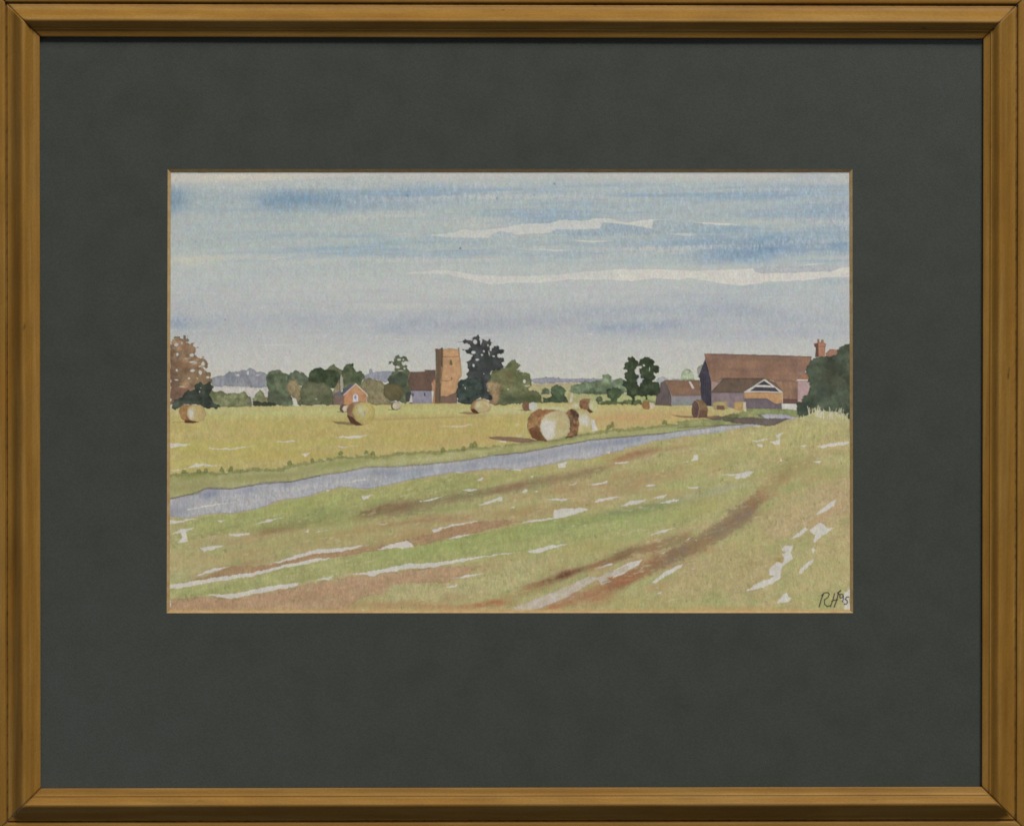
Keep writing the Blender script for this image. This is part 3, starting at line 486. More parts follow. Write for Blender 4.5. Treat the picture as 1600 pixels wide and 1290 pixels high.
fgb = [('B4', 400, 690, 330, 40, (158, 160, 102), .6, 10), ('B4', 280, 730, 160, 40, (142, 148, 84), .7, 8), ('B4', 900, 580, 300, 40, (156, 158, 86), .7, 10), ('B4', 700, 640, 200, 40, (148, 152, 80), .6, 10), ('B4', 1010, 660, 160, 45, (110, 126, 66), .75, 8), ('B4', 880, 620, 60, 40, (116, 128, 68), .4, 10),
       ('B4', 1330, 560, 200, 35, (146, 152, 84), .6, 8), ('B4', 1320, 640, 130, 30, (112, 96, 66), .8, 8), ('B4', 1420, 620, 90, 30, (124, 92, 68), .7, 8), ('B4', 1100, 700, 200, 25, (140, 136, 78), .6, 8), ('B4', 820, 720, 130, 24, (116, 98, 62), .8, 8), ('B4', 680, 765, 110, 18, (134, 102, 70), .7, 8), ('B4', 620, 740, 110, 20, (116, 120, 62), .5, 8),
       ('B4', 450, 830, 180, 25, (156, 124, 86), .6, 6), ('B4', 350, 760, 80, 16, (134, 130, 78), .5, 6), ('B4', 900, 800, 300, 40, (150, 146, 86), .6, 8), ('B4', 1250, 760, 220, 30, (160, 132, 82), .6, 8), ('B4', 1100, 830, 260, 25, (160, 138, 88), .5, 8), ('B4', 250, 930, 260, 50, (166, 146, 98), .7, 6), ('B4', 550, 900, 240, 40, (160, 142, 90), .6, 8),
       ('B4', 150, 970, 130, 30, (170, 154, 104), .6, 8), ('B4', 60, 1060, 60, 30, (164, 162, 110), .6, 8), ('B4', 450, 985, 200, 22, (150, 116, 82), .7, 12), ('B4', 300, 1050, 130, 14, (156, 114, 80), .7, 12), ('B4', 750, 960, 200, 14, (152, 116, 84), .6, 14), ('B4', 1000, 905, 230, 14, (160, 120, 90), .65, 6), ('B4', 1300, 860, 180, 20, (160, 118, 88), .6, 8),
       ('B4', 100, 860, 80, 30, (160, 158, 100), .5, 5), ('B4', 150, 1190, 200, 8, (116, 116, 66), .5, 3),
       ('B5', 130, 610, 150, 34, (122, 90, 66), .8, 6), ('B5', 0, 620, 80, 30, (130, 94, 68), .6, 6), ('B5', 350, 560, 130, 22, (112, 106, 68), .65, 10), ('B5', 570, 530, 130, 20, (98, 98, 66), .65, 10), ('B5', 750, 500, 120, 18, (126, 100, 72), .7, 10), ('B5', 950, 455, 180, 24, (138, 102, 76), .8, 10), ('B5', 1180, 415, 150, 22, (146, 112, 80), .7, 10), ('B5', 1350, 370, 120, 20, (146, 108, 78), .6, 12),
       ('B5', 420, 620, 240, 26, (136, 142, 86), .7, 8), ('B5', 250, 470, 250, 34, (158, 156, 90), .7, 8), ('B5', 600, 460, 200, 30, (148, 144, 80), .6, 8), ('B5', 900, 400, 250, 25, (158, 146, 84), .6, 8), ('B5', 1380, 310, 130, 22, (160, 150, 78), .6, 10), ('B5', 200, 700, 200, 20, (146, 112, 78), .7, 8), ('B5', 450, 690, 130, 18, (148, 108, 80), .6, 8),
       ('B5', 420, 765, 220, 30, (154, 114, 86), .85, 10), ('B5', 700, 720, 160, 24, (152, 116, 86), .6, 8), ('B5', 150, 790, 150, 30, (160, 130, 84), .6, 10), ('B5', 850, 640, 220, 35, (154, 130, 84), .75, 6), ('B5', 1050, 520, 200, 28, (158, 136, 90), .7, 8), ('B5', 1250, 480, 220, 28, (158, 128, 90), .6, 8), ('B5', 1300, 600, 180, 20, (158, 130, 86), .6, 5), ('B5', 1480, 420, 120, 25, (156, 128, 88), .6, 8),
       ('B5', 120, 900, 260, 50, (138, 150, 80), .85, 8), ('B5', 450, 860, 260, 45, (136, 148, 76), .85, 8), ('B5', 750, 800, 220, 40, (140, 150, 76), .8, 8), ('B5', 1000, 740, 200, 34, (132, 146, 76), .8, 8), ('B5', 1250, 690, 180, 34, (130, 142, 78), .75, 8), ('B5', 1100, 750, 120, 12, (110, 122, 88), .6, 12), ('B5', 1400, 690, 130, 18, (108, 120, 80), .6, 10), ('B5', 1330, 750, 200, 30, (146, 152, 86), .6, 8),
       ('B5', 1000, 870, 350, 40, (154, 150, 84), .6, 8), ('B5', 1350, 870, 200, 40, (160, 150, 84), .6, 12), ('B5', 200, 960, 180, 20, (150, 154, 88), .5, 6), ('B5', 850, 920, 220, 26, (160, 156, 98), .5, 8), ('B5', 300, 1040, 280, 34, (164, 132, 96), .7, 5), ('B5', 600, 990, 200, 24, (164, 142, 100), .5, 6), ('B5', 150, 1130, 180, 36, (166, 156, 106), .8, 0), ('B5', 280, 1180, 60, 36, (164, 154, 100), .6, 0),
       ('B5', 600, 1150, 160, 60, (160, 148, 96), .6, 5), ('B5', 400, 1170, 160, 40, (166, 136, 98), .7, 5), ('B5', 50, 1230, 200, 26, (166, 124, 84), .8, 0), ('B5', 350, 1240, 160, 20, (168, 122, 84), .8, 0), ('B5', 720, 1215, 80, 18, (156, 92, 58), .85, 0), ('B5', 600, 1230, 90, 14, (160, 100, 64), .7, 5), ('B5', 850, 1160, 120, 26, (152, 126, 78), .6, 12),
       ('B5', 990, 1095, 90, 20, (138, 88, 60), .9, 14), ('B5', 1120, 1050, 90, 22, (98, 62, 46), .9, 18), ('B5', 1230, 1010, 80, 16, (108, 68, 50), .85, 18), ('B5', 1330, 980, 70, 16, (140, 80, 56), .7, 18), ('B5', 1450, 945, 80, 20, (116, 80, 58), .8, 18), ('B5', 1500, 910, 70, 20, (108, 88, 60), .6, 20), ('B5', 1500, 1080, 70, 32, (150, 84, 56), .9, 20),
       ('B5', 1350, 1140, 130, 30, (158, 102, 78), .8, 14), ('B5', 1240, 1190, 140, 26, (156, 104, 78), .8, 12), ('B5', 1100, 1235, 130, 16, (160, 102, 70), .7, 8), ('B5', 1380, 1210, 120, 20, (162, 124, 84), .6, 8), ('B5', 1450, 1200, 60, 30, (160, 150, 92), .5, 8), ('B5', 1000, 1000, 200, 24, (156, 148, 90), .5, 14),
       ('B4', 300, 1230, 300, 30, (166, 126, 98), .95, 2), ('B4', 100, 1230, 120, 30, (160, 112, 86), .6, 2), ('B4', 700, 1180, 240, 34, (164, 126, 96), .9, 5), ('B4', 1000, 1150, 240, 34, (166, 130, 98), .9, 4), ('B4', 1250, 1090, 200, 26, (168, 132, 98), .85, 4), ('B4', 1350, 1180, 120, 34, (162, 152, 100), .7, 0), ('B4', 1200, 1230, 120, 20, (164, 134, 86), .6, 0), ('B4', 200, 1140, 240, 22, (148, 150, 88), .6, 6),
       ('B6', 200, 262, 120, 16, (144, 100, 74), .9, 12), ('B6', 400, 235, 100, 14, (152, 118, 84), .6, 10), ('B6', 60, 310, 100, 14, (150, 110, 80), .7, 8), ('B6', 500, 200, 200, 20, (162, 148, 88), .6, 8), ('B6', 300, 350, 250, 34, (154, 150, 90), .6, 8), ('B6', 250, 430, 250, 36, (158, 132, 90), .7, 6), ('B6', 80, 500, 150, 34, (156, 128, 90), .7, 6), ('B6', 600, 350, 200, 40, (160, 150, 90), .5, 8),
       ('B6', 900, 200, 250, 50, (160, 154, 92), .5, 5), ('B6', 1200, 130, 180, 60, (164, 158, 96), .6, 5), ('B6', 1000, 260, 250, 36, (154, 144, 84), .5, 8), ('B6', 1150, 350, 120, 50, (144, 132, 76), .6, 5), ('B6', 1080, 400, 80, 40, (138, 118, 76), .6, 20), ('B6', 1380, 260, 100, 20, (160, 130, 92), .5, 8), ('B6', 600, 520, 200, 18, (148, 152, 122), .75, 14), ('B6', 750, 480, 120, 14, (150, 154, 124), .6, 14),
       ('B6', 400, 480, 160, 30, (150, 156, 90), .6, 8), ('B6', 320, 530, 150, 20, (154, 136, 86), .5, 5), ('B6', 250, 610, 200, 26, (112, 124, 80), .7, 8), ('B6', 80, 650, 130, 22, (112, 124, 80), .7, 8), ('B6', 200, 690, 220, 46, (144, 156, 92), .75, 8), ('B6', 450, 660, 160, 46, (152, 154, 88), .6, 12), ('B6', 100, 790, 180, 36, (150, 156, 96), .65, 10), ('B6', 600, 600, 160, 40, (156, 152, 86), .5, 15),
       ('B6', 850, 430, 130, 30, (154, 150, 84), .5, 15), ('B6', 1400, 500, 60, 60, (160, 126, 90), .75, 60), ('B6', 1440, 620, 60, 70, (164, 132, 98), .7, 60), ('B6', 1310, 680, 90, 26, (156, 118, 88), .75, 35), ('B6', 1350, 400, 120, 50, (156, 142, 84), .5, 10), ('B6', 1150, 600, 200, 80, (164, 150, 94), .5, 20), ('B6', 950, 700, 120, 60, (160, 144, 90), .5, 30),
       ('B6', 800, 850, 130, 60, (162, 150, 90), .4, 20), ('B6', 750, 1000, 200, 70, (152, 148, 82), .55, 15), ('B6', 900, 900, 120, 60, (148, 148, 84), .5, 30), ('B6', 850, 970, 60, 30, (140, 116, 70), .5, 10), ('B6', 620, 1150, 60, 40, (126, 132, 74), .7, 0), ('B6', 550, 1100, 160, 50, (152, 148, 86), .5, 0), ('B6', 870, 1110, 36, 18, (136, 116, 58), .8, 40), ('B6', 1040, 950, 20, 18, (140, 116, 68), .8, 0),
       ('B6', 1200, 850, 50, 40, (144, 146, 88), .6, 20), ('B6', 1350, 1000, 130, 100, (162, 152, 92), .6, 20), ('B6', 1350, 880, 80, 60, (168, 148, 100), .6, 20), ('B6', 1150, 1120, 140, 60, (158, 152, 92), .5, 10), ('B6', 400, 1180, 260, 60, (160, 152, 96), .6, 0), ('B6', 100, 1220, 150, 40, (160, 150, 92), .7, 0), ('B6', 1300, 1200, 150, 30, (154, 154, 88), .5, 0), ('B6', 700, 1250, 300, 14, (170, 138, 84), .6, 0), ('B6', 350, 1080, 160, 30, (162, 132, 88), .5, 20)]
for b_ in fgb: blob(b_[0], b_[1], b_[2], b_[3], b_[4], b_[5], a=b_[6], ang=b_[7], gran=.7, clip=GM, hard=.8)
def patch(pts, c_, a_, c2=None, lf=1.6, sf=2.2):
    poly('I', pts, c_, a=a_, jit=2.5, leafy=lf, soft=sf, col2=c2, mottle=FB_, edge=.05, gran=.07)
patch(cv('B4', [(140, 700), (270, 660), (400, 660), (640, 612), (900, 552), (1100, 492), (1250, 506), (1451, 472)])+cv('B5', [(400, 410), (640, 395), (560, 500), (380, 540), (220, 580), (0, 600)])+cv('B4', [(1250, 640), (1100, 700), (900, 740), (700, 745), (550, 755), (400, 775), (200, 790), (140, 825), (40, 850), (110, 760)]), (158, 158, 94), .5, (132, 140, 84))
patch(cv('B4', [(15, 1130), (350, 1095), (560, 1045), (760, 990), (1000, 950), (1250, 905), (1451, 870)])+cv('B5', [(180, 858), (300, 835), (600, 785), (900, 725), (1200, 690), (1400, 670), (1532, 650), (1532, 740), (1350, 790), (1150, 845), (900, 888), (640, 920), (340, 963), (0, 1003)])+cv('B4', [(1130, 1036), (930, 1070), (830, 1088), (500, 1143), (232, 1165), (60, 1180), (15, 1200)]), (156, 160, 100), .55, (140, 148, 86), lf=.5, sf=1)
patch(cv('B4', [(20, 1200), (230, 1172), (410, 1190), (820, 1112), (960, 1078), (1240, 1042), (1451, 1015)])+cv('B5', [(330, 990), (620, 985), (500, 1050), (380, 1090), (250, 1092), (130, 1088), (40, 1105), (0, 1160)])+cv('B4', [(1280, 1170), (1200, 1200), (1130, 1262), (30, 1266)]), (172, 136, 106), .75, (164, 126, 96), lf=.8, sf=1.2)
patch(cv('B5', [(40, 1100), (130, 1085), (370, 1112), (450, 1078), (600, 1050), (700, 1035), (850, 935), (1000, 960), (950, 1080), (700, 1170), (560, 1222), (520, 1175), (400, 1155), (330, 1212), (280, 1218), (200, 1182), (130, 1192), (60, 1232)]), (168, 158, 110), .6, lf=.6, sf=1.1)
patch(cv('B4', [(150, 1080), (400, 990), (640, 975), (940, 890), (1270, 872), (1400, 845)])+cv('B5', [(0, 850), (100, 825), (300, 780), (440, 735), (600, 705), (760, 690), (860, 705), (700, 745), (560, 782), (390, 815), (200, 858), (60, 872)])+cv('B4', [(1330, 885), (1060, 935), (900, 945), (700, 988), (560, 1022), (350, 1052)]), (160, 122, 92), .7, (150, 112, 82), lf=.5, sf=1)
patch(cv('B5', [(-80, 650), (0, 590), (130, 560), (300, 552), (420, 540), (560, 508), (800, 470), (1000, 425), (1250, 385), (1400, 350), (1400, 385), (1250, 430), (1050, 475), (850, 515), (700, 525), (560, 565), (350, 600), (250, 645), (60, 668)]), (132, 110, 80), .42, (122, 116, 80), lf=3.0, sf=5)
patch(cv('B6', [(0, 905), (100, 872), (250, 842), (400, 792), (520, 790), (400, 850), (250, 890), (60, 930)]), (124, 98, 72), .45, lf=2.2, sf=3)
patch(cv('B6', [(-60, 1085), (0, 1060), (130, 1010), (230, 950), (330, 900), (420, 850), (520, 790), (620, 735), (700, 670), (740, 625), (820, 585), (870, 540), (925, 500), (930, 530), (915, 600), (880, 670), (820, 730), (740, 770), (660, 820), (590, 870), (480, 920), (400, 950), (300, 1000), (180, 1050), (60, 1110), (-60, 1140)]), (132, 98, 72), .5, (122, 100, 84), lf=3.0, sf=5)
patch(cv('B6', [(900, 700), (1100, 560), (1300, 470), (1475, 440), (1475, 640), (1330, 720), (1180, 780), (1000, 830)]), (172, 148, 110), .6, lf=1, sf=14)
patch(cv('B6', [(450, 980), (700, 900), (950, 850), (1000, 1000), (850, 1150), (500, 1180), (300, 1160)]), (172, 150, 108), .55, lf=1, sf=14)
patch(cv('B6', [(700, 150), (1000, 90), (1300, 90), (1475, 120), (1475, 260), (1200, 260), (900, 280), (600, 260)]), (172, 158, 104), .45, lf=1, sf=14)
patch(cv('B6', [(1150, 900), (1475, 780), (1475, 1100), (1250, 1180), (1050, 1160)]), (172, 156, 108), .45, lf=1, sf=14)
# the rutted brown track across the right foreground
ruts = [(-60, 1120, 60, (152, 88, 60)), (0, 1090, 46, (148, 82, 54)), (70, 1050, 44, (150, 84, 56)), (140, 1030, 44, (148, 86, 58)), (200, 995, 42, (140, 84, 58)), (260, 965, 38, (126, 80, 60)), (330, 945, 36, (112, 76, 62)), (400, 915, 36, (100, 70, 60)), (450, 880, 36, (104, 74, 62)), (510, 860, 38, (120, 82, 60)),
        (570, 830, 38, (140, 96, 66)), (620, 795, 34, (124, 94, 68)), (670, 765, 34, (112, 92, 76)), (720, 735, 36, (112, 88, 76)), (760, 700, 40, (116, 82, 66)), (800, 670, 38, (112, 92, 80)), (850, 640, 38, (120, 90, 76)), (880, 595, 38, (118, 86, 66)), (910, 555, 34, (132, 92, 64)), (950, 520, 34, (140, 104, 74)), (1000, 480, 36, (146, 116, 78)), (1060, 440, 36, (148, 124, 80)),
        (0, 915, 26, (120, 92, 60)), (70, 895, 26, (116, 88, 62)), (140, 880, 24, (124, 96, 68)), (210, 870, 24, (132, 92, 66)), (280, 845, 24, (138, 98, 72)), (340, 815, 22, (128, 108, 84)), (400, 800, 22, (132, 108, 76)), (460, 790, 20, (140, 110, 74))]
for (x, y, r, c) in ruts: blob('B6', x, y, r*1.9, r*1.05, (c[0]*.75+40, c[1]*.75+34, c[2]*.8+18), a=.5, ang=24, gran=1.3, clip=GM, hard=.9)
for (x, y) in [(790, 680), (850, 650), (690, 750), (640, 780), (360, 940), (440, 880)]: blob('B6', x, y, 26, 16, (112, 106, 108), a=.4, ang=20, gran=1.2, clip=GM)
# dry-brush grass: upright flecks
DRY = np.clip(fb(XX*.97-YY*.2, (YY*.97+XX*.2), 9, 2.6, 141, 2)-.28, 0, 1)*GM*np.clip(FA+.35, 0, 1)
k_ = (DRY*1.5).clip(0, .5)[..., None]; can[:] = can*(1-k_)+np.array((184, 176, 140), np.float32)*k_
DK = np.clip(fb(XX, YY, 2.4, 5, 147, 2)-.36, 0, 1)*GM*np.clip(FB_+.2, 0, 1)
k_ = (DK*2.0).clip(0, .45)[..., None]; can[:] = can*(1-k_)+np.array((112, 104, 66), np.float32)*k_
can *= (1+.030*STR*GM+.034*GR2*GM+.06*STR*TM+.04*GR*TM+.03*GR2*FM+.02*STR*BM)[..., None]
SKM = np.clip((632-YY)/20, 0, 1)
bl_ = np.clip((can[..., 2]-can[..., 0])/30, 0, 1)          # pigment settles in the tooth where the blue is strong
can *= (1+SKM*(.010*GR+.008*GR2)+bl_*SKM*(.06*GR2+.045*GR))[..., None]
# reserved whites
FW = {'B4': [[(20, 210), (160, 217), (100, 230), (20, 237)], [(270, 240), (420, 243), (570, 222), (430, 249), (320, 251)], [(695, 203), (770, 195), (835, 198), (770, 206)], [(845, 280), (910, 268), (900, 281), (870, 292)], [(1065, 173), (1130, 165), (1265, 157), (1200, 179), (1150, 178)], [(1080, 230), (1130, 232), (1210, 224), (1110, 240)],
             [(130, 365), (190, 338), (230, 340), (340, 352), (220, 354), (150, 368), (25, 388), (60, 378)], [(550, 720), (640, 690), (735, 676), (640, 704)], [(388, 775), (430, 785), (525, 774), (520, 787), (440, 798), (400, 790)], [(20, 790), (90, 752), (180, 742), (125, 772), (135, 832), (70, 837), (100, 800), (90, 775), (60, 777)],
             [(215, 870), (270, 857), (365, 854), (290, 881), (235, 893)], [(175, 1048), (300, 995), (402, 987), (270, 1027)], [(15, 1103), (350, 1050), (560, 1020), (700, 985), (900, 942), (1060, 930), (900, 965), (700, 1004), (560, 1042), (250, 1092), (20, 1130)], [(635, 977), (850, 905), (940, 880), (1275, 851), (1110, 892), (920, 907), (770, 948)],
             [(1330, 880), (1400, 845), (1460, 838), (1460, 868)], [(232, 1165), (400, 1160), (500, 1143), (610, 1117), (830, 1088), (820, 1110), (640, 1142), (410, 1189), (300, 1172)], [(930, 1070), (1050, 1047), (1030, 1067), (960, 1073)], [(1130, 1036), (1280, 1020), (1460, 983), (1460, 1015), (1330, 1030), (1310, 1047), (1240, 1036)], [(322, 696), (370, 691), (350, 710)],
             [(1230, 545), (1285, 540), (1270, 561), (1240, 566)], [(1340, 722), (1400, 712), (1370, 725)], [(870, 772), (890, 750), (892, 773)], [(918, 771), (1020, 755), (960, 769)], [(20, 690), (60, 700), (200, 680), (80, 712), (20, 720)], [(1000, 508), (1030, 500), (1020, 514)], [(270, 795), (320, 786), (300, 793)], [(18, 1190), (30, 1200), (22, 1240), (15, 1240)], [(1225, 1262), (1240, 1250), (1255, 1262)]],
      'B5': [[(345, 101), (470, 103), (565, 94), (470, 111)], [(590, 441), (620, 425), (625, 432), (610, 446)], [(498, 506), (540, 494), (585, 503), (540, 512)], [(215, 582), (300, 556), (375, 546), (290, 572)], [(595, 597), (650, 576), (745, 549), (745, 570), (640, 593)], [(868, 520), (893, 500), (905, 506), (887, 523)], [(785, 621), (828, 609), (820, 621)],
             [(1025, 566), (1110, 559), (1208, 555), (1120, 573)], [(1162, 472), (1225, 459), (1190, 476)], [(1288, 473), (1410, 444), (1402, 461), (1330, 473)], [(1325, 582), (1350, 560), (1505, 544), (1420, 567), (1340, 579)], [(1488, 611), (1536, 588), (1536, 606)], [(862, 714), (960, 690), (1060, 682), (1075, 628), (1270, 617), (1290, 630), (1150, 672), (1060, 690), (940, 708)],
             [(300, 755), (350, 744), (440, 720), (570, 702), (612, 701), (440, 731), (370, 746), (352, 764), (310, 769)], [(397, 812), (470, 792), (550, 783), (470, 807)], [(-6, 860), (100, 830), (145, 824), (188, 858), (120, 876), (60, 868)], [(-10, 1000), (150, 970), (340, 963), (480, 940), (640, 920), (760, 904), (900, 888), (760, 910), (620, 930), (440, 967), (330, 988), (150, 1002), (-10, 1023)],
             [(890, 892), (1050, 854), (1160, 847), (1080, 871), (950, 904)], [(420, 1062), (520, 1042), (620, 1032), (520, 1057)], [(388, 1118), (430, 1104), (468, 1101), (430, 1117)], [(1328, 999), (1450, 961), (1440, 977)], [(1093, 344), (1152, 324), (1140, 367), (1105, 367)], [(730, 372), (860, 378), (850, 384)], [(450, 395), (525, 388), (470, 399)], [(918, 420), (942, 415), (936, 430)], [(1440, 341), (1536, 324), (1536, 336)], [(1400, 272), (1425, 265), (1420, 278)], [(710, 203), (770, 194), (770, 206)], [(826, 97), (850, 93), (840, 102)], [(950, 505), (972, 508), (955, 516)]],
      'B6': [[(-5, 337), (100, 325), (40, 341)], [(478, 325), (500, 285), (525, 285), (531, 312)], [(430, 334), (480, 326), (470, 330)], [(660, 408), (770, 402), (876, 383), (850, 421), (780, 437), (755, 425), (770, 413)], [(868, 196), (965, 182), (900, 206)], [(900, 215), (930, 215), (936, 236), (905, 238)], [(972, 200), (1015, 200), (1035, 186), (1018, 155), (1067, 141), (1042, 166), (1041, 224), (1015, 222)],
             [(1272, 232), (1400, 203), (1480, 202), (1480, 215), (1310, 241)], [(1160, 229), (1212, 222), (1200, 234)], [(1250, 326), (1302, 317), (1290, 334)], [(1040, 319), (1052, 300), (1060, 321)], [(36, 611), (90, 576), (210, 563), (150, 591)], [(235, 556), (337, 534), (310, 556)], [(280, 591), (340, 570), (412, 562), (390, 577)], [(228, 787), (310, 755), (383, 741), (310, 773)], [(455, 816), (487, 801), (470, 817)],
             [(-8, 1012), (90, 965), (178, 941), (150, 977), (60, 1031), (-8, 1060)], [(234, 1086), (320, 1020), (447, 962), (420, 992), (320, 1052), (250, 1092)], [(264, 1158), (300, 1144), (295, 1161)], [(283, 909), (328, 889), (310, 904)], [(1268, 655), (1350, 590), (1392, 566), (1387, 605), (1320, 641), (1278, 663)], [(1226, 757), (1300, 711), (1340, 745), (1385, 743), (1300, 802), (1255, 842), (1262, 790)], [(1118, 812), (1200, 739), (1220, 755), (1160, 802)],
             [(1048, 878), (1070, 857), (1128, 849), (1110, 895), (1127, 935), (1055, 990), (1045, 1060), (960, 1112), (828, 1145), (880, 1100), (1010, 1047), (976, 1040), (980, 990), (1020, 961), (1060, 966), (1076, 935), (1050, 906), (1090, 896), (1060, 887)], [(1240, 880), (1250, 869), (1264, 885), (1255, 907)], [(1158, 1025), (1170, 1000), (1262, 930), (1242, 967), (1178, 1032)], [(1018, 1216), (1060, 1170), (1085, 1149), (1096, 1175), (1114, 1180), (1102, 1207)],
             [(1450, 1150), (1482, 1130), (1482, 1262), (1450, 1262), (1455, 1215), (1425, 1190), (1445, 1175)], [(505, 818), (528, 816), (518, 823)], [(130, 1092), (146, 1096), (136, 1100)], [(455, 478), (470, 488), (532, 485), (522, 499), (470, 494)], [(190, 478), (215, 468), (250, 470), (262, 475), (225, 480)], [(480, 998), (510, 1000), (495, 1004)], [(860, 100), (930, 104), (900, 110)]]}
for f in FW:
    for i, p in enumerate(FW[f]): poly(f, p, PAPER, a=.93, jit=1.7, leafy=.35, soft=.9, var=.03, edge=0, gran=.03)
poly('B5', [(780, 1264), (1000, 1172), (1180, 1100), (1280, 1050), (1340, 1060), (1400, 1030), (1540, 978), (1540, 1012), (1400, 1062), (1440, 1078), (1370, 1102), (1340, 1072), (1200, 1152), (1080, 1212), (930, 1264)], (180, 168, 160), a=.93, jit=1.6, col2=(172, 160, 138), edge=.03)
stroke('B5', [(1375, 1088), (1400, 1076), (1440, 1078)], .8, (110, 80, 65), a=.7)
poly('I', [(256, 952.2), (700, 951.2), (1340, 951.5), (1340, 964), (256, 964)], (178, 146, 92), a=.55, jit=.3, edge=0)

# ---------------- trees left
def tree(f, pts, c1, c2, label, name='painted_tree', leafy=1.0, **kw):
    k = motif(name, label)
    poly(f, pts, c1, col2=c2, leafy=leafy, jit=1.2, soft=1.0, edge=.12, var=.10, gran=.06, oid=k, **kw); return k
k = tree('A1', [(40, 230), (70, 232), (100, 215), (105, 185), (165, 178), (170, 215), (200, 228), (208, 198), (260, 203), (272, 235), (240, 268), (330, 283), (338, 320), (373, 325), (362, 372), (315, 400), (330, 430), (390, 450), (450, 447), (462, 480), (497, 488), (482, 542), (432, 562), (470, 615), (515, 625), (532, 700), (520, 770), (400, 800), (330, 860), (250, 900), (150, 960), (40, 1015)],
     (130, 102, 76), (110, 88, 68), 'brown copper-coloured tree at the left edge', leafy=1.7, mottle=LEAF3, holes=[(120, 290, 26, 20), (130, 405, 14, 20), (300, 412, 28, 18), (318, 500, 44, 16), (236, 455, 28, 4), (310, 600, 28, 18), (435, 522, 22, 24), (400, 620, 18, 30), (125, 600, 12, 16), (120, 710, 24, 8), (185, 790, 26, 6), (495, 680, 20, 12), (268, 690, 14, 10), (370, 690, 10, 6), (180, 268, 8, 16), (250, 262, 16, 6), (400, 545, 20, 8)])
CM = (ids == k).astype(np.float32)
for b_ in [(70, 700, 40, 300, (96, 70, 66), .55), (190, 660, 50, 60, (98, 78, 58), .6), (260, 350, 90, 60, (136, 106, 80), .5), (200, 540, 90, 50, (120, 86, 62), .6), (280, 680, 120, 50, (140, 114, 82), .7), (130, 880, 100, 60, (92, 68, 62), .7), (300, 780, 40, 40, (96, 74, 66), .7), (130, 200, 50, 24, (104, 100, 84), .8), (240, 215, 40, 24, (104, 100, 84), .8), (460, 500, 40, 40, (104, 96, 80), .7), (430, 700, 60, 40, (134, 108, 82), .6), (200, 830, 80, 16, (120, 72, 56), .5)]:
    blob('A1', *b_[:5], a=b_[5], clip=CM)
stroke('A1', [(230, 540), (330, 505), (400, 480)], .9, (104, 88, 62), a=.7, oid=k)
stroke('A1', [(60, 720), (180, 600), (260, 560)], 1.0, (100, 74, 60), a=.4)
k = tree('A1', [(540, 830), (580, 852), (650, 832), (720, 878), (760, 868), (820, 865), (870, 872), (920, 843), (962, 900), (1002, 930), (1012, 970), (1010, 1022), (850, 1030), (700, 1030), (560, 1022), (500, 900), (500, 850)], (104, 108, 74), (116, 118, 84), 'row of olive bushes in front of the pale lake', name='painted_bushes', leafy=.7)
stroke('A1', [(690, 900), (698, 1000)], .8, (150, 140, 120), a=.6)
blob('A1', 980, 990, 40, 30, (80, 82, 74), a=.7, clip=(ids == k))
tree('A1', [(1020, 940), (1070, 862), (1108, 828), (1150, 868), (1172, 908), (1215, 920), (1225, 1015), (1040, 1010)], (120, 118, 84), (106, 108, 78), 'small olive bush right of the lake', name='painted_bush', leafy=.7)
k = tree('A1', [(50, 1050), (55, 1020), (100, 942), (170, 912), (260, 832), (330, 820), (345, 762), (410, 722), (450, 760), (510, 738), (556, 790), (530, 842), (500, 880), (550, 962), (645, 1022), (580, 1045), (440, 1042), (370, 1005), (200, 1005), (150, 1045), (100, 1060)], (48, 54, 48), (58, 66, 56), 'dark green bush below the copper tree', name='painted_bush', leafy=1.0, holes=[(405, 800, 6, 8), (392, 850, 7, 10)])
blob('A1', 110, 1000, 60, 50, (86, 94, 82), a=.8, clip=(ids == k)); blob('A1', 300, 900, 80, 40, (70, 78, 72), a=.4, clip=(ids == k))
k = tree('A1', [(1185, 720), (1192, 640), (1240, 600), (1320, 583), (1380, 618), (1440, 638), (1455, 720), (1430, 800), (1460, 870), (1500, 960), (1518, 1018), (1200, 1015), (1195, 900), (1215, 830), (1190, 765)], (80, 90, 68), (94, 104, 80), 'grey-green tree right of the lake', leafy=.9)
blob('A1', 1330, 930, 150, 60, (70, 72, 58), a=.75, clip=(ids == k)); blob('A1', 1220, 680, 40, 60, (58, 64, 54), a=.7, clip=(ids == k)); blob('A1', 1320, 770, 70, 40, (104, 114, 84), a=.6, clip=(ids == k))
poly('A1', [(1020, 962), (1060, 955), (1100, 970), (1200, 975), (1300, 985), (1300, 1018), (1030, 1024)], (54, 58, 46), a=.9, leafy=.8)
k = tree('A2', [(65, 700), (80, 650), (110, 618), (165, 600), (260, 628), (312, 668), (320, 740), (260, 800), (180, 760), (60, 740)], (90, 98, 80), (78, 86, 68), 'rounded grey-green tree behind the olive bushes', leafy=.8)
k = tree('A2', [(312, 700), (330, 620), (380, 578), (445, 562), (520, 592), (550, 580), (600, 578), (690, 618), (702, 660), (695, 750), (640, 810), (560, 800), (430, 770), (330, 720)], (50, 60, 42), (62, 72, 50), 'very dark green spreading tree left of the red cottage', leafy=.9)
stroke('A2', [(530, 610), (560, 680), (556, 740)], 1.0, (66, 74, 56), a=.7)
tree('A2', [(540, 585), (575, 545), (620, 522), (660, 568), (712, 580), (735, 640), (700, 650), (640, 600)], (98, 102, 74), (88, 94, 68), 'small pale green treetop behind the dark trees', leafy=.6)
k = tree('A2', [(705, 660), (735, 570), (765, 512), (845, 515), (852, 570), (890, 608), (945, 598), (985, 652), (972, 705), (940, 775), (880, 800), (740, 880), (710, 780)], (66, 76, 54), (84, 92, 66), 'tall green tree behind the red cottage', leafy=1.0)
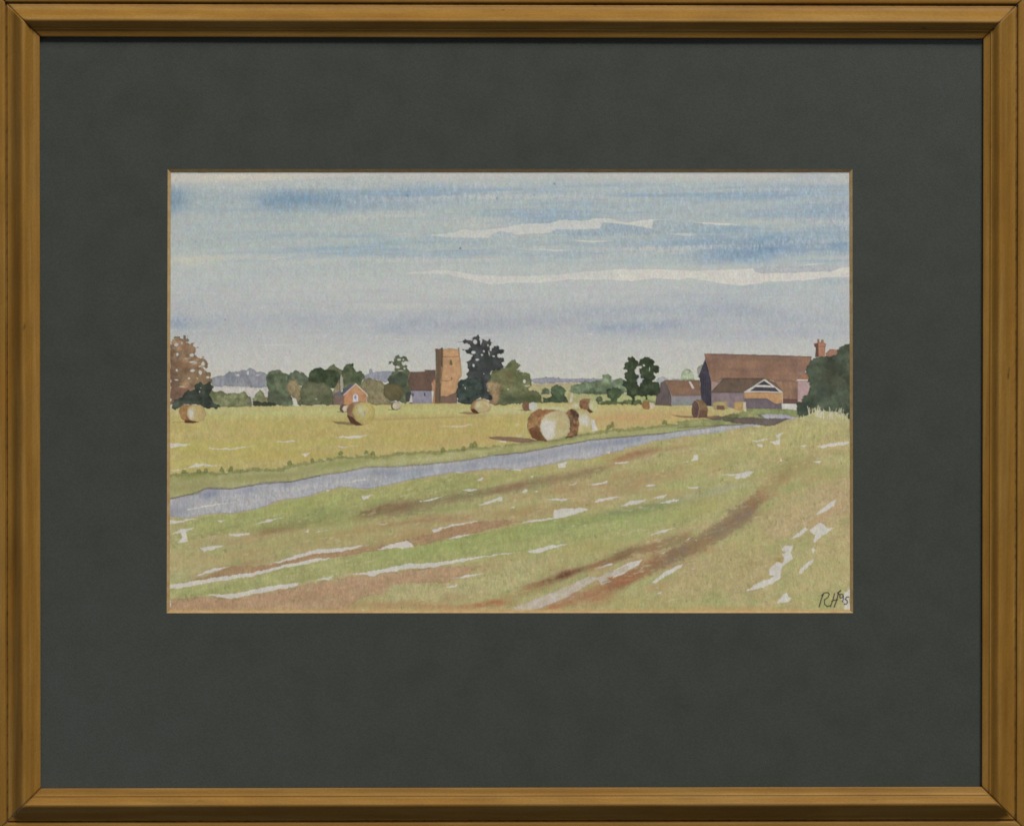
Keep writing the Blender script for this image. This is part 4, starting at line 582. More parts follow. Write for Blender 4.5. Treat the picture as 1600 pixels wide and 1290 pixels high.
blob('A2', 800, 690, 60, 60, (96, 100, 72), a=.5, clip=(ids == k))
tree('A2', [(600, 890), (615, 830), (650, 765), (685, 700), (705, 760), (700, 880), (640, 1000), (600, 1000)], (134, 120, 88), (120, 108, 78), 'straw-brown bush beside the cottage chimney', name='painted_bush', leafy=.5)
tree('A2', [(50, 790), (90, 718), (180, 703), (192, 750), (242, 800), (246, 900), (230, 990), (190, 975), (165, 930), (90, 880)], (134, 118, 84), (120, 108, 80), 'ochre bush left of the big round bush', name='painted_bush', leafy=.6)
k = tree('A2', [(215, 860), (240, 790), (300, 738), (340, 722), (440, 745), (500, 735), (572, 790), (610, 850), (625, 1008), (220, 1012), (190, 990), (230, 930)], (96, 98, 72), (82, 84, 62), 'big round olive bush left of the red cottage', name='painted_bush', leafy=.7, holes=[(410, 932, 10, 5)])
blob('A2', 520, 930, 70, 60, (74, 78, 54), a=.7, clip=(ids == k)); blob('A2', 380, 830, 110, 40, (112, 110, 84), a=.6, clip=(ids == k))
k = tree('A2', [(930, 780), (965, 705), (1040, 692), (1150, 705), (1205, 745), (1225, 800), (1225, 900), (1300, 965), (1300, 1005), (1020, 1005), (1000, 900)], (126, 114, 84), (106, 102, 76), 'tan and olive bush right of the red cottage', name='painted_bush', leafy=.6)
stroke('A1', [(1380, 1018), (1518, 1018)], .9, (80, 82, 60), a=.5)
# ---------------- red cottage
k = motif('painted_cottage', 'small orange-red brick cottage with a slate roof')
poly('A2', [(620, 885), (740, 885), (740, 1010), (622, 1004)], (116, 96, 86), jit=.3, oid=k)
poly('A2', [(603, 884), (640, 858), (690, 838), (745, 885), (640, 895)], (100, 96, 108), jit=.3, oid=k)
poly('A2', [(695, 876), (745, 820), (800, 762), (880, 752), (740, 890)], (84, 84, 96), jit=.3, oid=k)
poly('A2', [(738, 1010), (738, 888), (880, 762), (1005, 880), (1016, 990), (1008, 1012)], (186, 134, 94), col2=(168, 116, 84), mottle=LEAF, jit=.3, oid=k)
blob('A2', 890, 800, 40, 26, (176, 136, 96), a=.7, gran=.3); blob('A2', 800, 930, 26, 40, (178, 118, 86), a=.6, gran=.4)
blob('A2', 780, 990, 40, 20, (190, 128, 84), a=.8, gran=0)
for p in [[(736, 888), (880, 756)], [(880, 756), (1010, 878), (1018, 900)]]: stroke('A2', p, 1.6, (190, 172, 158), a=.95, jit=.2, oid=k)
stroke('A2', [(1008, 885), (1012, 985)], 1.4, (184, 160, 140), a=.8, oid=k)
poly('A2', [(843, 968), (848, 893), (875, 870), (908, 895), (908, 962), (870, 975)], (184, 180, 186), jit=.2, edge=0, oid=k)
poly('A2', [(862, 905), (880, 888), (890, 915), (876, 940), (860, 925)], (120, 122, 150), jit=.2, edge=0); stroke('A2', [(880, 890), (884, 960)], .6, (110, 112, 130), a=.8)
poly('A2', [(700, 845), (692, 680), (700, 642), (728, 682), (732, 800), (712, 845)], (158, 152, 136), jit=.2, oid=k)
stroke('A2', [(688, 690), (692, 842)], 1.0, (84, 76, 68), a=.8, jit=.2, oid=k); stroke('A2', [(700, 640), (698, 672)], .8, (90, 82, 76), a=.8)
# ---------------- tree by church, church
k = tree('A3', [(48, 500), (90, 478), (120, 490), (122, 432), (170, 418), (200, 450), (232, 432), (262, 440), (302, 470), (296, 502), (240, 492), (210, 525), (272, 545), (275, 590), (318, 600), (305, 640), (300, 700), (320, 830), (335, 985), (250, 988), (180, 965), (60, 950), (0, 905), (-5, 760), (55, 740), (50, 690), (80, 640), (110, 600), (130, 540), (100, 505), (60, 515)],
     (92, 98, 72), (72, 82, 62), 'tree with a light feathery top and dark body left of the church', leafy=1.1, holes=[(175, 470, 22, 14), (225, 470, 10, 12), (160, 560, 26, 16), (215, 505, 10, 12), (240, 575, 10, 14), (195, 600, 30, 6)])
TMk = (ids == k)
poly('A3', [(48, 692), (110, 640), (190, 620), (260, 640), (285, 700), (262, 780), (200, 792), (60, 768)], (58, 66, 54), a=.85, leafy=.8, jit=1.2, col2=(74, 84, 66), edge=.05)
poly('A3', [(-2, 765), (60, 748), (180, 775), (215, 800), (230, 880), (170, 958), (60, 942), (5, 895)], (88, 78, 54), a=.9, leafy=.5, jit=1.2, edge=.1, col2=(98, 88, 60))
poly('A3', [(220, 800), (310, 780), (325, 840), (335, 985), (262, 985), (250, 930)], (76, 82, 66), a=.7, leafy=.6)
k = motif('painted_church', 'sandstone church with a square tower and brown nave roof')
poly('A3', [(265, 860), (330, 850), (335, 975), (255, 970)], (62, 66, 66), a=.9, leafy=.6)
poly('A3', [(322, 830), (565, 835), (572, 988), (335, 988)], (132, 126, 140), jit=.3, col2=(122, 120, 136), oid=k)
poly('A3', [(305, 618), (485, 613), (487, 594), (612, 596), (616, 836), (560, 838), (318, 832), (280, 705)], (106, 80, 68), jit=.3, col2=(94, 74, 66), oid=k)
stroke('A3', [(308, 615), (485, 611)], .7, (78, 62, 54), a=.8, oid=k); stroke('A3', [(487, 595), (612, 596)], .9, (70, 56, 50), a=.9, oid=k); stroke('A3', [(318, 834), (556, 838)], .9, (70, 58, 56), a=.7)
stroke('A3', [(285, 700), (310, 618)], 1.0, (150, 130, 112), a=.6, jit=.2)
poly('A3', [(318, 885), (328, 890), (338, 978), (262, 978), (300, 966)], (180, 170, 160), jit=.2, edge=0, oid=k)
poly('A3', [(564, 745), (598, 700), (616, 715), (612, 988), (574, 988), (592, 850), (566, 800)], (162, 116, 84), jit=.3, oid=k); stroke('A3', [(566, 745), (582, 790), (576, 850)], 1.0, (178, 160, 140), a=.8, jit=.3)
for (x, y) in [(484, 880), (343, 885)]: poly('A3', [(x-9, y+18), (x-7, y-16), (x+5, y-20), (x+9, y+16)], (64, 66, 76), jit=.2, edge=0)
poly('A3', [(608, 340), (640, 340), (645, 348), (665, 338), (690, 322), (702, 342), (702, 550), (684, 720), (668, 988), (604, 988), (616, 600)], (98, 80, 62), jit=.4, col2=(108, 86, 66), oid=k)
poly('A3', [(698, 345), (730, 338), (735, 345), (760, 330), (850, 345), (870, 350), (885, 330), (892, 345), (900, 430), (916, 540), (926, 662), (890, 700), (872, 780), (864, 988), (664, 988), (682, 720), (698, 540)], (180, 138, 98), jit=.5, mottle=LEAF, col2=(168, 126, 90), oid=k)
blob('A3', 800, 350, 60, 10, (150, 120, 80), a=.5); blob('A3', 800, 820, 50, 80, (186, 140, 92), a=.5); blob('A3', 720, 600, 20, 100, (184, 140, 98), a=.5)
stroke('A3', [(684, 330), (690, 440), (688, 540)], 1.1, (56, 48, 42), a=.8, jit=.4); stroke('A3', [(700, 432), (780, 436), (885, 430)], .9, (112, 82, 58), a=.9); stroke('A3', [(885, 345), (893, 430), (905, 500)], 1.2, (130, 92, 62), a=.8); stroke('A3', [(875, 335), (888, 330), (885, 355)], 1.2, (96, 84, 60), a=.8)
poly('A3', [(776, 530), (782, 480), (798, 466), (815, 522), (808, 538)], (112, 102, 66), jit=.2, edge=.1); stroke('A3', [(800, 485), (796, 525)], .6, (80, 72, 50))
stroke('A3', [(705, 720), (750, 722), (790, 714)], .9, (120, 84, 60), a=.9); poly('A3', [(792, 715), (796, 685), (808, 672), (812, 700)], (120, 98, 66), jit=.2, edge=0); stroke('A3', [(682, 720), (700, 715)], 1.4, (130, 90, 66), a=.7)
stroke('A3', [(640, 360), (642, 400), (648, 560), (640, 800)], 1.2, (80, 68, 56), a=.5, jit=1); stroke('A3', [(682, 560), (690, 650), (672, 720), (668, 800)], 1.4, (176, 128, 90), a=.6)
poly('A3', [(664, 905), (700, 893), (740, 906), (790, 880), (840, 862), (868, 850), (868, 988), (660, 988)], (108, 86, 74), jit=.8, a=.95, oid=k)
poly('A3', [(655, 720), (672, 760), (668, 985), (655, 985)], (92, 72, 60), jit=.3, a=.8)
# ---------------- dark oak, bush, green tree
k = tree('A4', [(150, 560), (200, 492), (320, 470), (345, 430), (385, 402), (425, 395), (462, 460), (440, 500), (500, 520), (545, 530), (575, 540), (568, 585), (595, 598), (592, 655), (545, 692), (560, 708), (640, 718), (685, 780), (690, 835), (500, 845), (225, 856), (150, 800), (140, 640)], (100, 102, 70), (84, 90, 60), 'broad olive-green tree right of the dark oak', leafy=1.0, mottle=LEAF3, holes=[(345, 697, 7, 9), (512, 620, 14, 20), (530, 665, 20, 6), (560, 660, 12, 6), (480, 515, 26, 5)])
OM = (ids == k)
for b_ in [(360, 560, 60, 50, (108, 86, 58), .7), (270, 560, 60, 50, (116, 116, 78), .6), (340, 650, 70, 80, (118, 110, 76), .6), (430, 500, 50, 70, (90, 96, 62), .5), (500, 600, 50, 50, (84, 92, 62), .6), (380, 800, 110, 40, (66, 74, 58), .8), (560, 790, 110, 50, (64, 74, 46), .8), (470, 720, 60, 30, (86, 92, 58), .5)]: blob('A4', *b_[:5], a=b_[5], clip=OM)
tree('A4', [(125, 650), (160, 618), (280, 635), (278, 700), (252, 770), (275, 790), (225, 850), (150, 830), (192, 780), (150, 700)], (146, 120, 88), (134, 110, 80), 'tan bush at the foot of the olive-green tree', name='painted_bush', leafy=.7)
for i in range(6): stroke('A4', [(150+i*8, 660+i*14), (200, 664+i*12), (262, 645+i*12)], .5, (166, 146, 112), a=.35, jit=1)
k = tree('A3', [(935, 250), (960, 232), (1040, 240), (1050, 208), (1110, 186), (1138, 220), (1138, 300), (1150, 300), (1158, 215), (1210, 238), (1260, 226), (1284, 270), (1250, 330), (1258, 362), (1310, 302), (1362, 306), (1368, 345), (1412, 350), (1412, 388), (1340, 400), (1340, 432), (1422, 458), (1428, 492), (1390, 502), (1432, 552), (1350, 582), (1270, 612), (1262, 700), (1212, 760), (1250, 880), (1285, 925), (1240, 945), (1150, 930), (1080, 958), (1050, 930), (1000, 860), (985, 640), (1000, 590), (975, 500), (1040, 480), (1045, 420), (970, 380), (935, 352), (1000, 340), (1030, 320), (1020, 290), (948, 282)],
     (54, 56, 58), (66, 68, 68), 'tall slate-dark oak with gaps in its crown beside the church tower', leafy=1.2, holes=[(1060, 385, 26, 20), (1080, 262, 22, 30), (1150, 265, 9, 34), (1188, 372, 10, 14), (1245, 400, 6, 30), (1160, 410, 12, 10), (1110, 468, 22, 10), (1062, 540, 14, 20), (1010, 460, 20, 12), (1300, 430, 16, 10), (1185, 636, 7, 8), (1230, 300, 8, 12), (1020, 430, 16, 14)])
OM = (ids == k)
blob('A3', 1230, 500, 90, 90, (52, 58, 54), a=.7, clip=OM); blob('A3', 1100, 640, 110, 60, (76, 78, 78), a=.5, clip=OM); blob('A3', 1170, 800, 30, 150, (38, 44, 46), a=.8, clip=OM); blob('A3', 1230, 670, 50, 40, (84, 88, 84), a=.6, clip=OM)
stroke('A3', [(880, 264), (935, 255)], .8, (84, 86, 88), a=.7)
tree('A3', [(878, 740), (900, 705), (940, 692), (1000, 695), (1080, 680), (1150, 720), (1165, 800), (1150, 920), (1095, 940), (1055, 988), (880, 988), (856, 850)], (48, 56, 52), (58, 68, 64), 'dark blue-green bush at the foot of the tower', name='painted_bush', leafy=.8, holes=[(960, 805, 5, 14), (940, 770, 4, 8)])
# ---------------- middle distance trees
MID = [('A4', [(678, 735), (688, 692), (730, 678), (772, 708), (762, 742), (690, 748)], (74, 82, 64), 'small round tree in the far green field', 'painted_tree'),
       ('A4', [(775, 730), (785, 675), (850, 648), (900, 680), (935, 712), (915, 762), (952, 800), (960, 830), (700, 832), (695, 782), (740, 790), (790, 765)], (62, 74, 54), 'dark green clump above the middle hay bales', 'painted_bushes'),
       ('A4', [(965, 715), (985, 665), (1080, 640), (1120, 612), (1170, 630), (1230, 608), (1290, 602), (1298, 552), (1350, 540), (1392, 568), (1392, 622), (1430, 600), (1470, 600), (1500, 740), (1300, 748), (1000, 742)], (92, 104, 80), 'long grey-green hedge right of the middle hay bales', 'painted_hedge'),
       ('A5', [(278, 620), (310, 560), (380, 538), (445, 560), (460, 700), (380, 715), (290, 700)], (96, 108, 84), 'pale rounded tree left of the twin trees', 'painted_tree'),
       ('A5', [(80, 795), (98, 755), (125, 748), (158, 780), (152, 825), (90, 825)], (80, 90, 62), 'small bush beside the pale hay bale', 'painted_bush'),
       ('A5', [(210, 700), (225, 662), (300, 650), (372, 652), (398, 700), (382, 755), (335, 785), (335, 835), (258, 830), (262, 785), (225, 750)], (62, 74, 52), 'dark bush left of the twin trees', 'painted_bush'),
       ('A5', [(1080, 565), (1095, 480), (1120, 440), (1170, 432), (1225, 460), (1250, 500), (1255, 570)], (130, 138, 114), 'pale green tree behind the low barn', 'painted_tree'),
       ('A5', [(1290, 520), (1285, 430), (1300, 395), (1360, 375), (1370, 460), (1320, 530)], (118, 118, 108), 'grey-green tree beside the big barn gable', 'painted_tree')]
for f, p, c, l, n in MID: tree(f, p, c, tuple(min(255, int(x*1.14)) for x in c), l, name=n, leafy=.7)
poly('A5', [(0, 690), (200, 700), (420, 690), (420, 718), (0, 722)], (72, 84, 64), a=.5, leafy=.8)
poly('A5', [(95, 845), (120, 825), (250, 805), (400, 818), (430, 790), (500, 800), (620, 795), (640, 850), (110, 850)], (72, 80, 54), a=.95, leafy=.9, col2=(96, 104, 66))
poly('A5', [(640, 800), (700, 790), (790, 810), (790, 850), (640, 850)], (110, 116, 72), a=.7, leafy=.9)
poly('A4', [(984, 735), (1002, 735), (996, 826), (966, 830)], (182, 176, 158), a=.9, jit=.4, edge=0)
T1, T2 = (48, 58, 42), (58, 68, 48)
tree('A5', [(430, 515), (420, 485), (470, 455), (418, 425), (432, 360), (465, 330), (470, 290), (520, 283), (560, 325), (592, 348), (600, 382), (560, 412), (552, 470), (592, 505), (570, 550), (580, 620), (612, 650), (592, 742), (540, 752), (528, 845), (512, 845), (508, 755), (452, 740), (450, 665), (405, 620), (408, 560), (450, 580)], T1, T2, 'left one of the dark twin trees', leafy=.9, holes=[(565, 460, 14, 16)])
tree('A5', [(596, 355), (615, 312), (670, 285), (750, 298), (782, 350), (770, 380), (832, 398), (846, 452), (800, 482), (768, 470), (792, 522), (760, 580), (832, 588), (862, 650), (852, 705), (800, 745), (702, 745), (692, 790), (672, 790), (664, 742), (588, 742), (606, 605), (640, 562), (598, 470), (588, 420)], T1, T2, 'right one of the dark twin trees', leafy=.9, holes=[(610, 408, 22, 14), (650, 385, 14, 12), (718, 430, 6, 24), (640, 550, 14, 8), (600, 510, 12, 22), (612, 580, 8, 18)])
# ---------------- barns
k = motif('painted_low_barn', 'low barn with a brown roof right of the twin trees')
poly('A5', [(985, 742), (1345, 742), (1350, 860), (985, 860)], (132, 122, 128), jit=.3, col2=(124, 124, 128), oid=k); blob('A5', 1120, 830, 110, 24, (118, 130, 118), a=.7); blob('A5', 1200, 770, 90, 20, (138, 118, 122), a=.5)
poly('A5', [(788, 856), (800, 745), (846, 700), (848, 592), (900, 563), (935, 630), (980, 740), (980, 866), (880, 860)], (86, 76, 80), jit=.3, col2=(98, 84, 80), oid=k)
for i in range(5): stroke('A5', [(830+i*28, 700), (828+i*28, 850)], .5, (70, 62, 68), a=.5, jit=.4)
poly('A5', [(900, 562), (1100, 566), (1312, 562), (1335, 740), (985, 744), (940, 642)], (134, 98, 76), jit=.3, col2=(116, 90, 74), oid=k)
stroke('A5', [(900, 562), (1100, 556), (1312, 562)], .9, (86, 70, 60), a=.7, oid=k); stroke('A5', [(985, 744), (1330, 744)], .7, (100, 78, 72), a=.6); blob('A5', 1240, 700, 90, 30, (122, 100, 92), a=.5)
poly('A5', [(1183, 574), (1210, 577), (1252, 656), (1226, 662)], (184, 178, 172), jit=.2, edge=0)
k = motif('painted_big_barn', 'large barn with a long brown roof and dark gable')
BBm = k
poly('A6', [(1055, 540), (1200, 540), (1200, 740), (1055, 740)], (162, 132, 132), jit=.3, oid=motif('painted_farmhouse', 'pink-walled farmhouse with red chimney at the far right'))
fh = len(OBJ)
poly('A6', [(288, 548), (420, 540), (420, 640), (290, 640)], (152, 124, 116), jit=.3, oid=k)
poly('A6', [(850, 540), (1066, 545), (1064, 752), (925, 742)], (142, 110, 88), jit=.3, col2=(130, 98, 78), oid=k)
for i in range(9): stroke('A6', [(880+i*20, 560), (882+i*20, 730)], .7, (116, 86, 70) if i % 2 else (156, 124, 96), a=.4, jit=.5)
blob('A6', 1045, 640, 20, 60, (96, 72, 66), a=.6)
poly('A6', [(925, 700), (1064, 706), (1060, 750), (925, 745)], (88, 64, 62), a=.85, jit=.4)
poly('A6', [(1042, 528), (1085, 480), (1130, 470), (1175, 500), (1178, 530)], (150, 100, 78), jit=.5, oid=fh)
poly('A6', [(230, 300), (500, 305), (850, 314), (1190, 326), (1180, 380), (1150, 420), (1130, 470), (1060, 530), (1050, 546), (860, 542), (770, 528), (400, 524), (345, 548), (290, 548), (240, 350)], (138, 102, 82), jit=.4, col2=(120, 92, 78), mottle=LEAF3, var=.10, oid=k)
for (x, y, rx, ry, c, a) in [(270, 430, 14, 80, (120, 84, 66), .6), (320, 460, 14, 60, (118, 84, 66), .5), (600, 380, 160, 30, (142, 106, 82), .5), (500, 440, 120, 16, (114, 88, 72), .5), (700, 350, 150, 10, (120, 92, 76), .5), (900, 480, 130, 40, (144, 104, 86), .6), (1080, 430, 60, 60, (130, 98, 88), .6), (1100, 480, 30, 20, (148, 130, 126), .5), (650, 500, 200, 18, (132, 98, 78), .5)]: blob('A6', x, y, rx, ry, c, a, clip=(ids == k))
for y in (345, 390, 440, 485): stroke('A6', [(300, y), (700, y+4), (1100, y+12)], .5, (112, 84, 70), a=.32, jit=1, gran=.8)
stroke('A6', [(232, 300), (500, 306), (850, 315), (1190, 327)], .9, (96, 72, 60), a=.75, jit=.6, oid=k); stroke('A6', [(345, 548), (770, 540), (1050, 546)], .7, (100, 78, 68), a=.5)
stroke('A6', [(242, 345), (296, 545)], 1.2, (156, 122, 100), a=.6, jit=.3)
poly('A6', [(178, 505), (205, 430), (240, 348), (268, 440), (292, 548), (297, 768), (248, 766), (204, 705), (200, 640), (190, 520)], (54, 50, 60), jit=.4, col2=(66, 62, 76), oid=k)
for i in range(4): stroke('A6', [(215+i*18, 460), (214+i*20, 740)], .7, (78, 74, 92), a=.5, jit=.4)
k = motif('painted_shed', 'low front shed with a white-framed gable before the big barn')
poly('A6', [(292, 648), (595, 640), (595, 795), (440, 790), (296, 770)], (128, 110, 112), jit=.3, col2=(116, 100, 106), oid=k)
poly('A6', [(588, 640), (932, 648), (934, 795), (588, 790)], (176, 132, 90), jit=.3, oid=k)
poly('A6', [(588, 698), (790, 698), (850, 735), (870, 745), (934, 738), (930, 797), (588, 792)], (104, 92, 98), jit=.5, edge=.08)
stroke('A6', [(868, 746), (866, 790)], .6, (76, 66, 70), a=.7); stroke('A6', [(925, 655), (930, 740)], 1.0, (200, 188, 176), a=.6)
poly('A6', [(398, 521), (775, 520), (700, 570), (590, 642), (286, 645)], (92, 76, 66), jit=.4, col2=(104, 84, 70), oid=k)
stroke('A6', [(345, 562), (400, 521), (770, 520)], .8, (66, 56, 50), a=.7); stroke('A6', [(286, 646), (588, 645)], .8, (68, 56, 56), a=.8)
poly('A6', [(770, 522), (830, 540), (870, 560), (940, 645), (925, 650)], (112, 88, 74), jit=.3, oid=k)
poly('A6', [(583, 642), (770, 527), (932, 640), (930, 652), (760, 640), (595, 648)], (178, 172, 166), jit=.2, edge=0, oid=k)
poly('A6', [(638, 632), (688, 596), (862, 602), (898, 638), (760, 632)], (62, 60, 68), jit=.2, edge=0); poly('A6', [(702, 578), (765, 541), (828, 584), (760, 580)], (56, 58, 66), jit=.2, edge=0)
stroke('A6', [(640, 636), (760, 634), (905, 640)], .6, (110, 104, 100), a=.6); stroke('A6', [(595, 650), (760, 645), (925, 655)], .7, (120, 90, 66), a=.6)
# chimney, farmhouse roof, big right tree
poly('A6', [(1225, 210), (1208, 208), (1214, 238), (1228, 242), (1222, 330), (1306, 334), (1312, 242), (1322, 212), (1300, 200), (1296, 174), (1276, 174), (1272, 197), (1260, 197), (1258, 170), (1240, 170), (1240, 200)], (160, 110, 86), jit=.2, oid=fh)
poly('A6', [(1212, 208), (1250, 206), (1252, 330), (1222, 330), (1226, 242), (1214, 236)], (92, 66, 60), jit=.2, edge=0); stroke('A6', [(1246, 174), (1246, 200)], 1.0, (84, 62, 58)); stroke('A6', [(1282, 178), (1282, 200)], .9, (90, 64, 58)); stroke('A6', [(1250, 238), (1316, 236)], .8, (110, 72, 58), a=.8)
poly('A6', [(1310, 300), (1355, 258), (1425, 265), (1440, 330), (1330, 332)], (150, 106, 88), jit=.3, oid=fh); stroke('A6', [(1318, 300), (1356, 262)], 1.0, (100, 84, 78), a=.7)
poly('A6', [(920, 745), (1070, 750), (1066, 812), (925, 795)], (182, 176, 170), jit=.3, edge=0)
poly('A6', [(600, 788), (760, 792), (1060, 800), (1080, 875), (950, 842), (780, 838), (700, 860), (600, 830)], (118, 126, 82), jit=.8, leafy=.6, col2=(136, 144, 92))
poly('A6', [(295, 770), (440, 775), (500, 790), (600, 795), (600, 830), (300, 830)], (172, 160, 104), jit=.4, edge=0, a=.9)
poly('A6', [(-10, 960), (-10, 905), (120, 885), (250, 880), (400, 860), (500, 842), (560, 820), (620, 788), (680, 815), (720, 850), (775, 876), (600, 905), (430, 935), (200, 950)], (124, 128, 78), jit=1, leafy=.8, col2=(146, 146, 96), a=.95, oid=vid)
poly('A6', [(230, 872), (330, 850), (420, 862), (520, 868), (640, 866), (780, 878), (990, 882), (920, 915), (830, 942), (700, 935), (600, 925), (500, 915), (400, 895), (290, 890)], (92, 78, 76), jit=1, leafy=.7, a=.9, col2=(98, 86, 80))
poly('A6', [(420, 850), (500, 835), (560, 850), (480, 905), (380, 900)], (84, 88, 60), a=.6, leafy=.8)
poly('A6', [(700, 835), (720, 862), (775, 880), (740, 850)], (92, 92, 92), a=.7)
stroke('A6', [(-10, 962), (200, 950), (430, 936), (575, 932)], 1.0, (70, 66, 58), a=.6, jit=.8, gran=.5)
k = tree('A6', [(1052, 800), (1060, 742), (1104, 735), (1100, 680), (1150, 658), (1172, 600), (1160, 530), (1138, 470), (1148, 405), (1200, 338), (1310, 330), (1408, 312), (1430, 255), (1500, 218), (1600, 205), (1600, 920), (1515, 880), (1440, 835), (1300, 815), (1230, 815), (1160, 845), (1080, 878)], (60, 68, 54), (76, 84, 68), 'large dark green tree at the right edge', leafy=1.2, mottle=LEAF3, holes=[(1165, 560, 8, 6), (1110, 690, 6, 5)])
OM = (ids == k)
for b_ in [(1250, 360, 70, 30, (84, 94, 78), .7), (1200, 470, 50, 60, (80, 90, 72), .6), (1380, 430, 80, 80, (56, 58, 48), .6), (1400, 560, 70, 60, (76, 74, 56), .5), (1130, 780, 60, 50, (50, 60, 54), .8), (1280, 640, 60, 80, (58, 66, 60), .7), (1450, 340, 50, 40, (80, 92, 80), .7), (1420, 700, 80, 60, (78, 88, 74), .6), (1330, 500, 40, 40, (70, 70, 56), .6)]: blob('A6', *b_[:5], a=b_[5], clip=OM)
# pale grass tufts before the right tree
k = motif('painted_tall_grass', 'tuft of pale dry grass below the right-hand tree')
rg = np.random.RandomState(8)
poly('A6', [(1070, 885), (1150, 850), (1220, 820), (1320, 812), (1440, 830), (1520, 885), (1520, 930), (1200, 910)], (168, 160, 110), jit=1.5, leafy=1.2, a=.9, edge=0, oid=k)
for i in range(46):
    x = 1165+rg.rand()*350; b0 = 840+18*math.sin(x*.02)+(30 if x > 1460 else 0); hh = (18+50*rg.rand()**2)*(1.3 if 1210 < x < 1400 else .8); lean = rg.randn()*14
    stroke('A6', [(x, b0+25), (x+lean*.4, b0-hh*.5), (x+lean, b0-hh)], .9+.5*rg.rand(), [(184, 178, 150), (172, 166, 118), (188, 182, 164)][i % 3], a=.85, jit=.2, oid=k)
for i in range(14):
    x = 1060+rg.rand()*130; stroke('A6', [(x, 890-(x-1060)*.3), (x+rg.randn()*8, 868-(x-1060)*.3)], .8, (178, 170, 130), a=.7, jit=.2)

# ---------------- hay bales
def bale(label): return motif('painted_hay_bale', label)
HB, HF = (136, 98, 64), (172, 156, 104)
# left bale
k = bale('round bale with a white highlight at the left edge of the field')
stroke('A1', [(70, 1212), (200, 1208), (370, 1212)], .9, (120, 92, 62), a=.6)
poly('A1', [(148, 1085), (162, 1030), (205, 1003), (320, 1005), (300, 1190), (232, 1205), (172, 1165)], (156, 120, 74), jit=.4, col2=(140, 102, 62), mottle=LEAF, oid=k)
poly('A1', [(243, 1090), (258, 1040), (310, 1008), (400, 1003), (452, 1040), (472, 1112), (442, 1190), (380, 1207), (290, 1192), (250, 1135)], (170, 148, 96), jit=.3, oid=k)
poly('A1', [(250, 1060), (235, 1110), (262, 1165), (300, 1195), (240, 1205), (215, 1195), (236, 1150)], (116, 74, 46), jit=.3, a=.8, edge=0)
blob('A1', 292, 1110, 34, 60, (188, 182, 174), a=1, gran=.1); stroke('A1', [(358, 1045), (345, 1090), (330, 1150)], .8, (146, 134, 90), a=.7)
poly('A1', [(212, 1200), (262, 1182), (380, 1207), (320, 1222), (218, 1218)], (86, 50, 36), jit=.3, edge=0, oid=k)
# cottage bales
k = bale('tiny bale half hidden behind the bale in front of the red cottage')
poly('A2', [(688, 1050), (698, 1010), (730, 1000), (770, 1008), (775, 1085), (720, 1095), (692, 1075)], (90, 72, 62), jit=.3, oid=k); poly('A2', [(716, 1050), (735, 1018), (770, 1012), (775, 1080), (740, 1088)], (184, 168, 152), jit=.3, edge=0, oid=k)
stroke('A2', [(660, 1086), (740, 1092)], .9, (100, 82, 60), a=.7)
k = bale('yellow bale in front of the red cottage')
poly('A2', [(595, 1198), (700, 1200), (800, 1208), (920, 1246), (800, 1244), (640, 1226)], (128, 104, 74), jit=.5, a=.9)
poly('A2', [(772, 1060), (798, 1008), (850, 972), (950, 962), (1000, 975), (980, 1245), (880, 1248), (818, 1212), (780, 1145)], (152, 116, 88), jit=.4, col2=(124, 92, 68), mottle=LEAF, oid=k)
poly('A2', [(776, 1120), (830, 1140), (880, 1190), (975, 1242), (890, 1250), (815, 1212)], (72, 46, 34), jit=.6, a=.85, leafy=.4, edge=0)
poly('A2', [(838, 1090), (858, 1020), (945, 968), (1050, 982), (1108, 1060), (1098, 1160), (1042, 1232), (962, 1246), (880, 1186)], (174, 158, 92), jit=.3, col2=(166, 146, 84), oid=k)
blob('A2', 935, 1070, 50, 60, (182, 176, 144), a=.85, gran=.2); poly('A2', [(968, 1085), (985, 1070), (998, 1100), (985, 1125)], (140, 136, 116), a=.7, jit=.3); blob('A2', 970, 1120, 16, 30, (166, 160, 136), a=.7, gran=.4); blob('A2', 1050, 1200, 30, 24, (172, 156, 74), a=.7)
k = bale('small pale bale left of the church in front of the feathery tree')
poly('A2', [(1298, 1020), (1305, 980), (1330, 965), (1400, 975), (1415, 1020), (1400, 1055), (1340, 1068), (1305, 1050)], (86, 74, 62), jit=.3, oid=k); poly('A2', [(1312, 1015), (1325, 980), (1360, 970), (1410, 985), (1415, 1025), (1390, 1055), (1345, 1058), (1320, 1040)], (172, 158, 130), jit=.3, edge=0, oid=k)
stroke('A2', [(1270, 1060), (1380, 1064)], 1.0, (96, 74, 52), a=.8); blob('A2', 1340, 1010, 14, 18, (188, 174, 158), a=.8, gran=0)
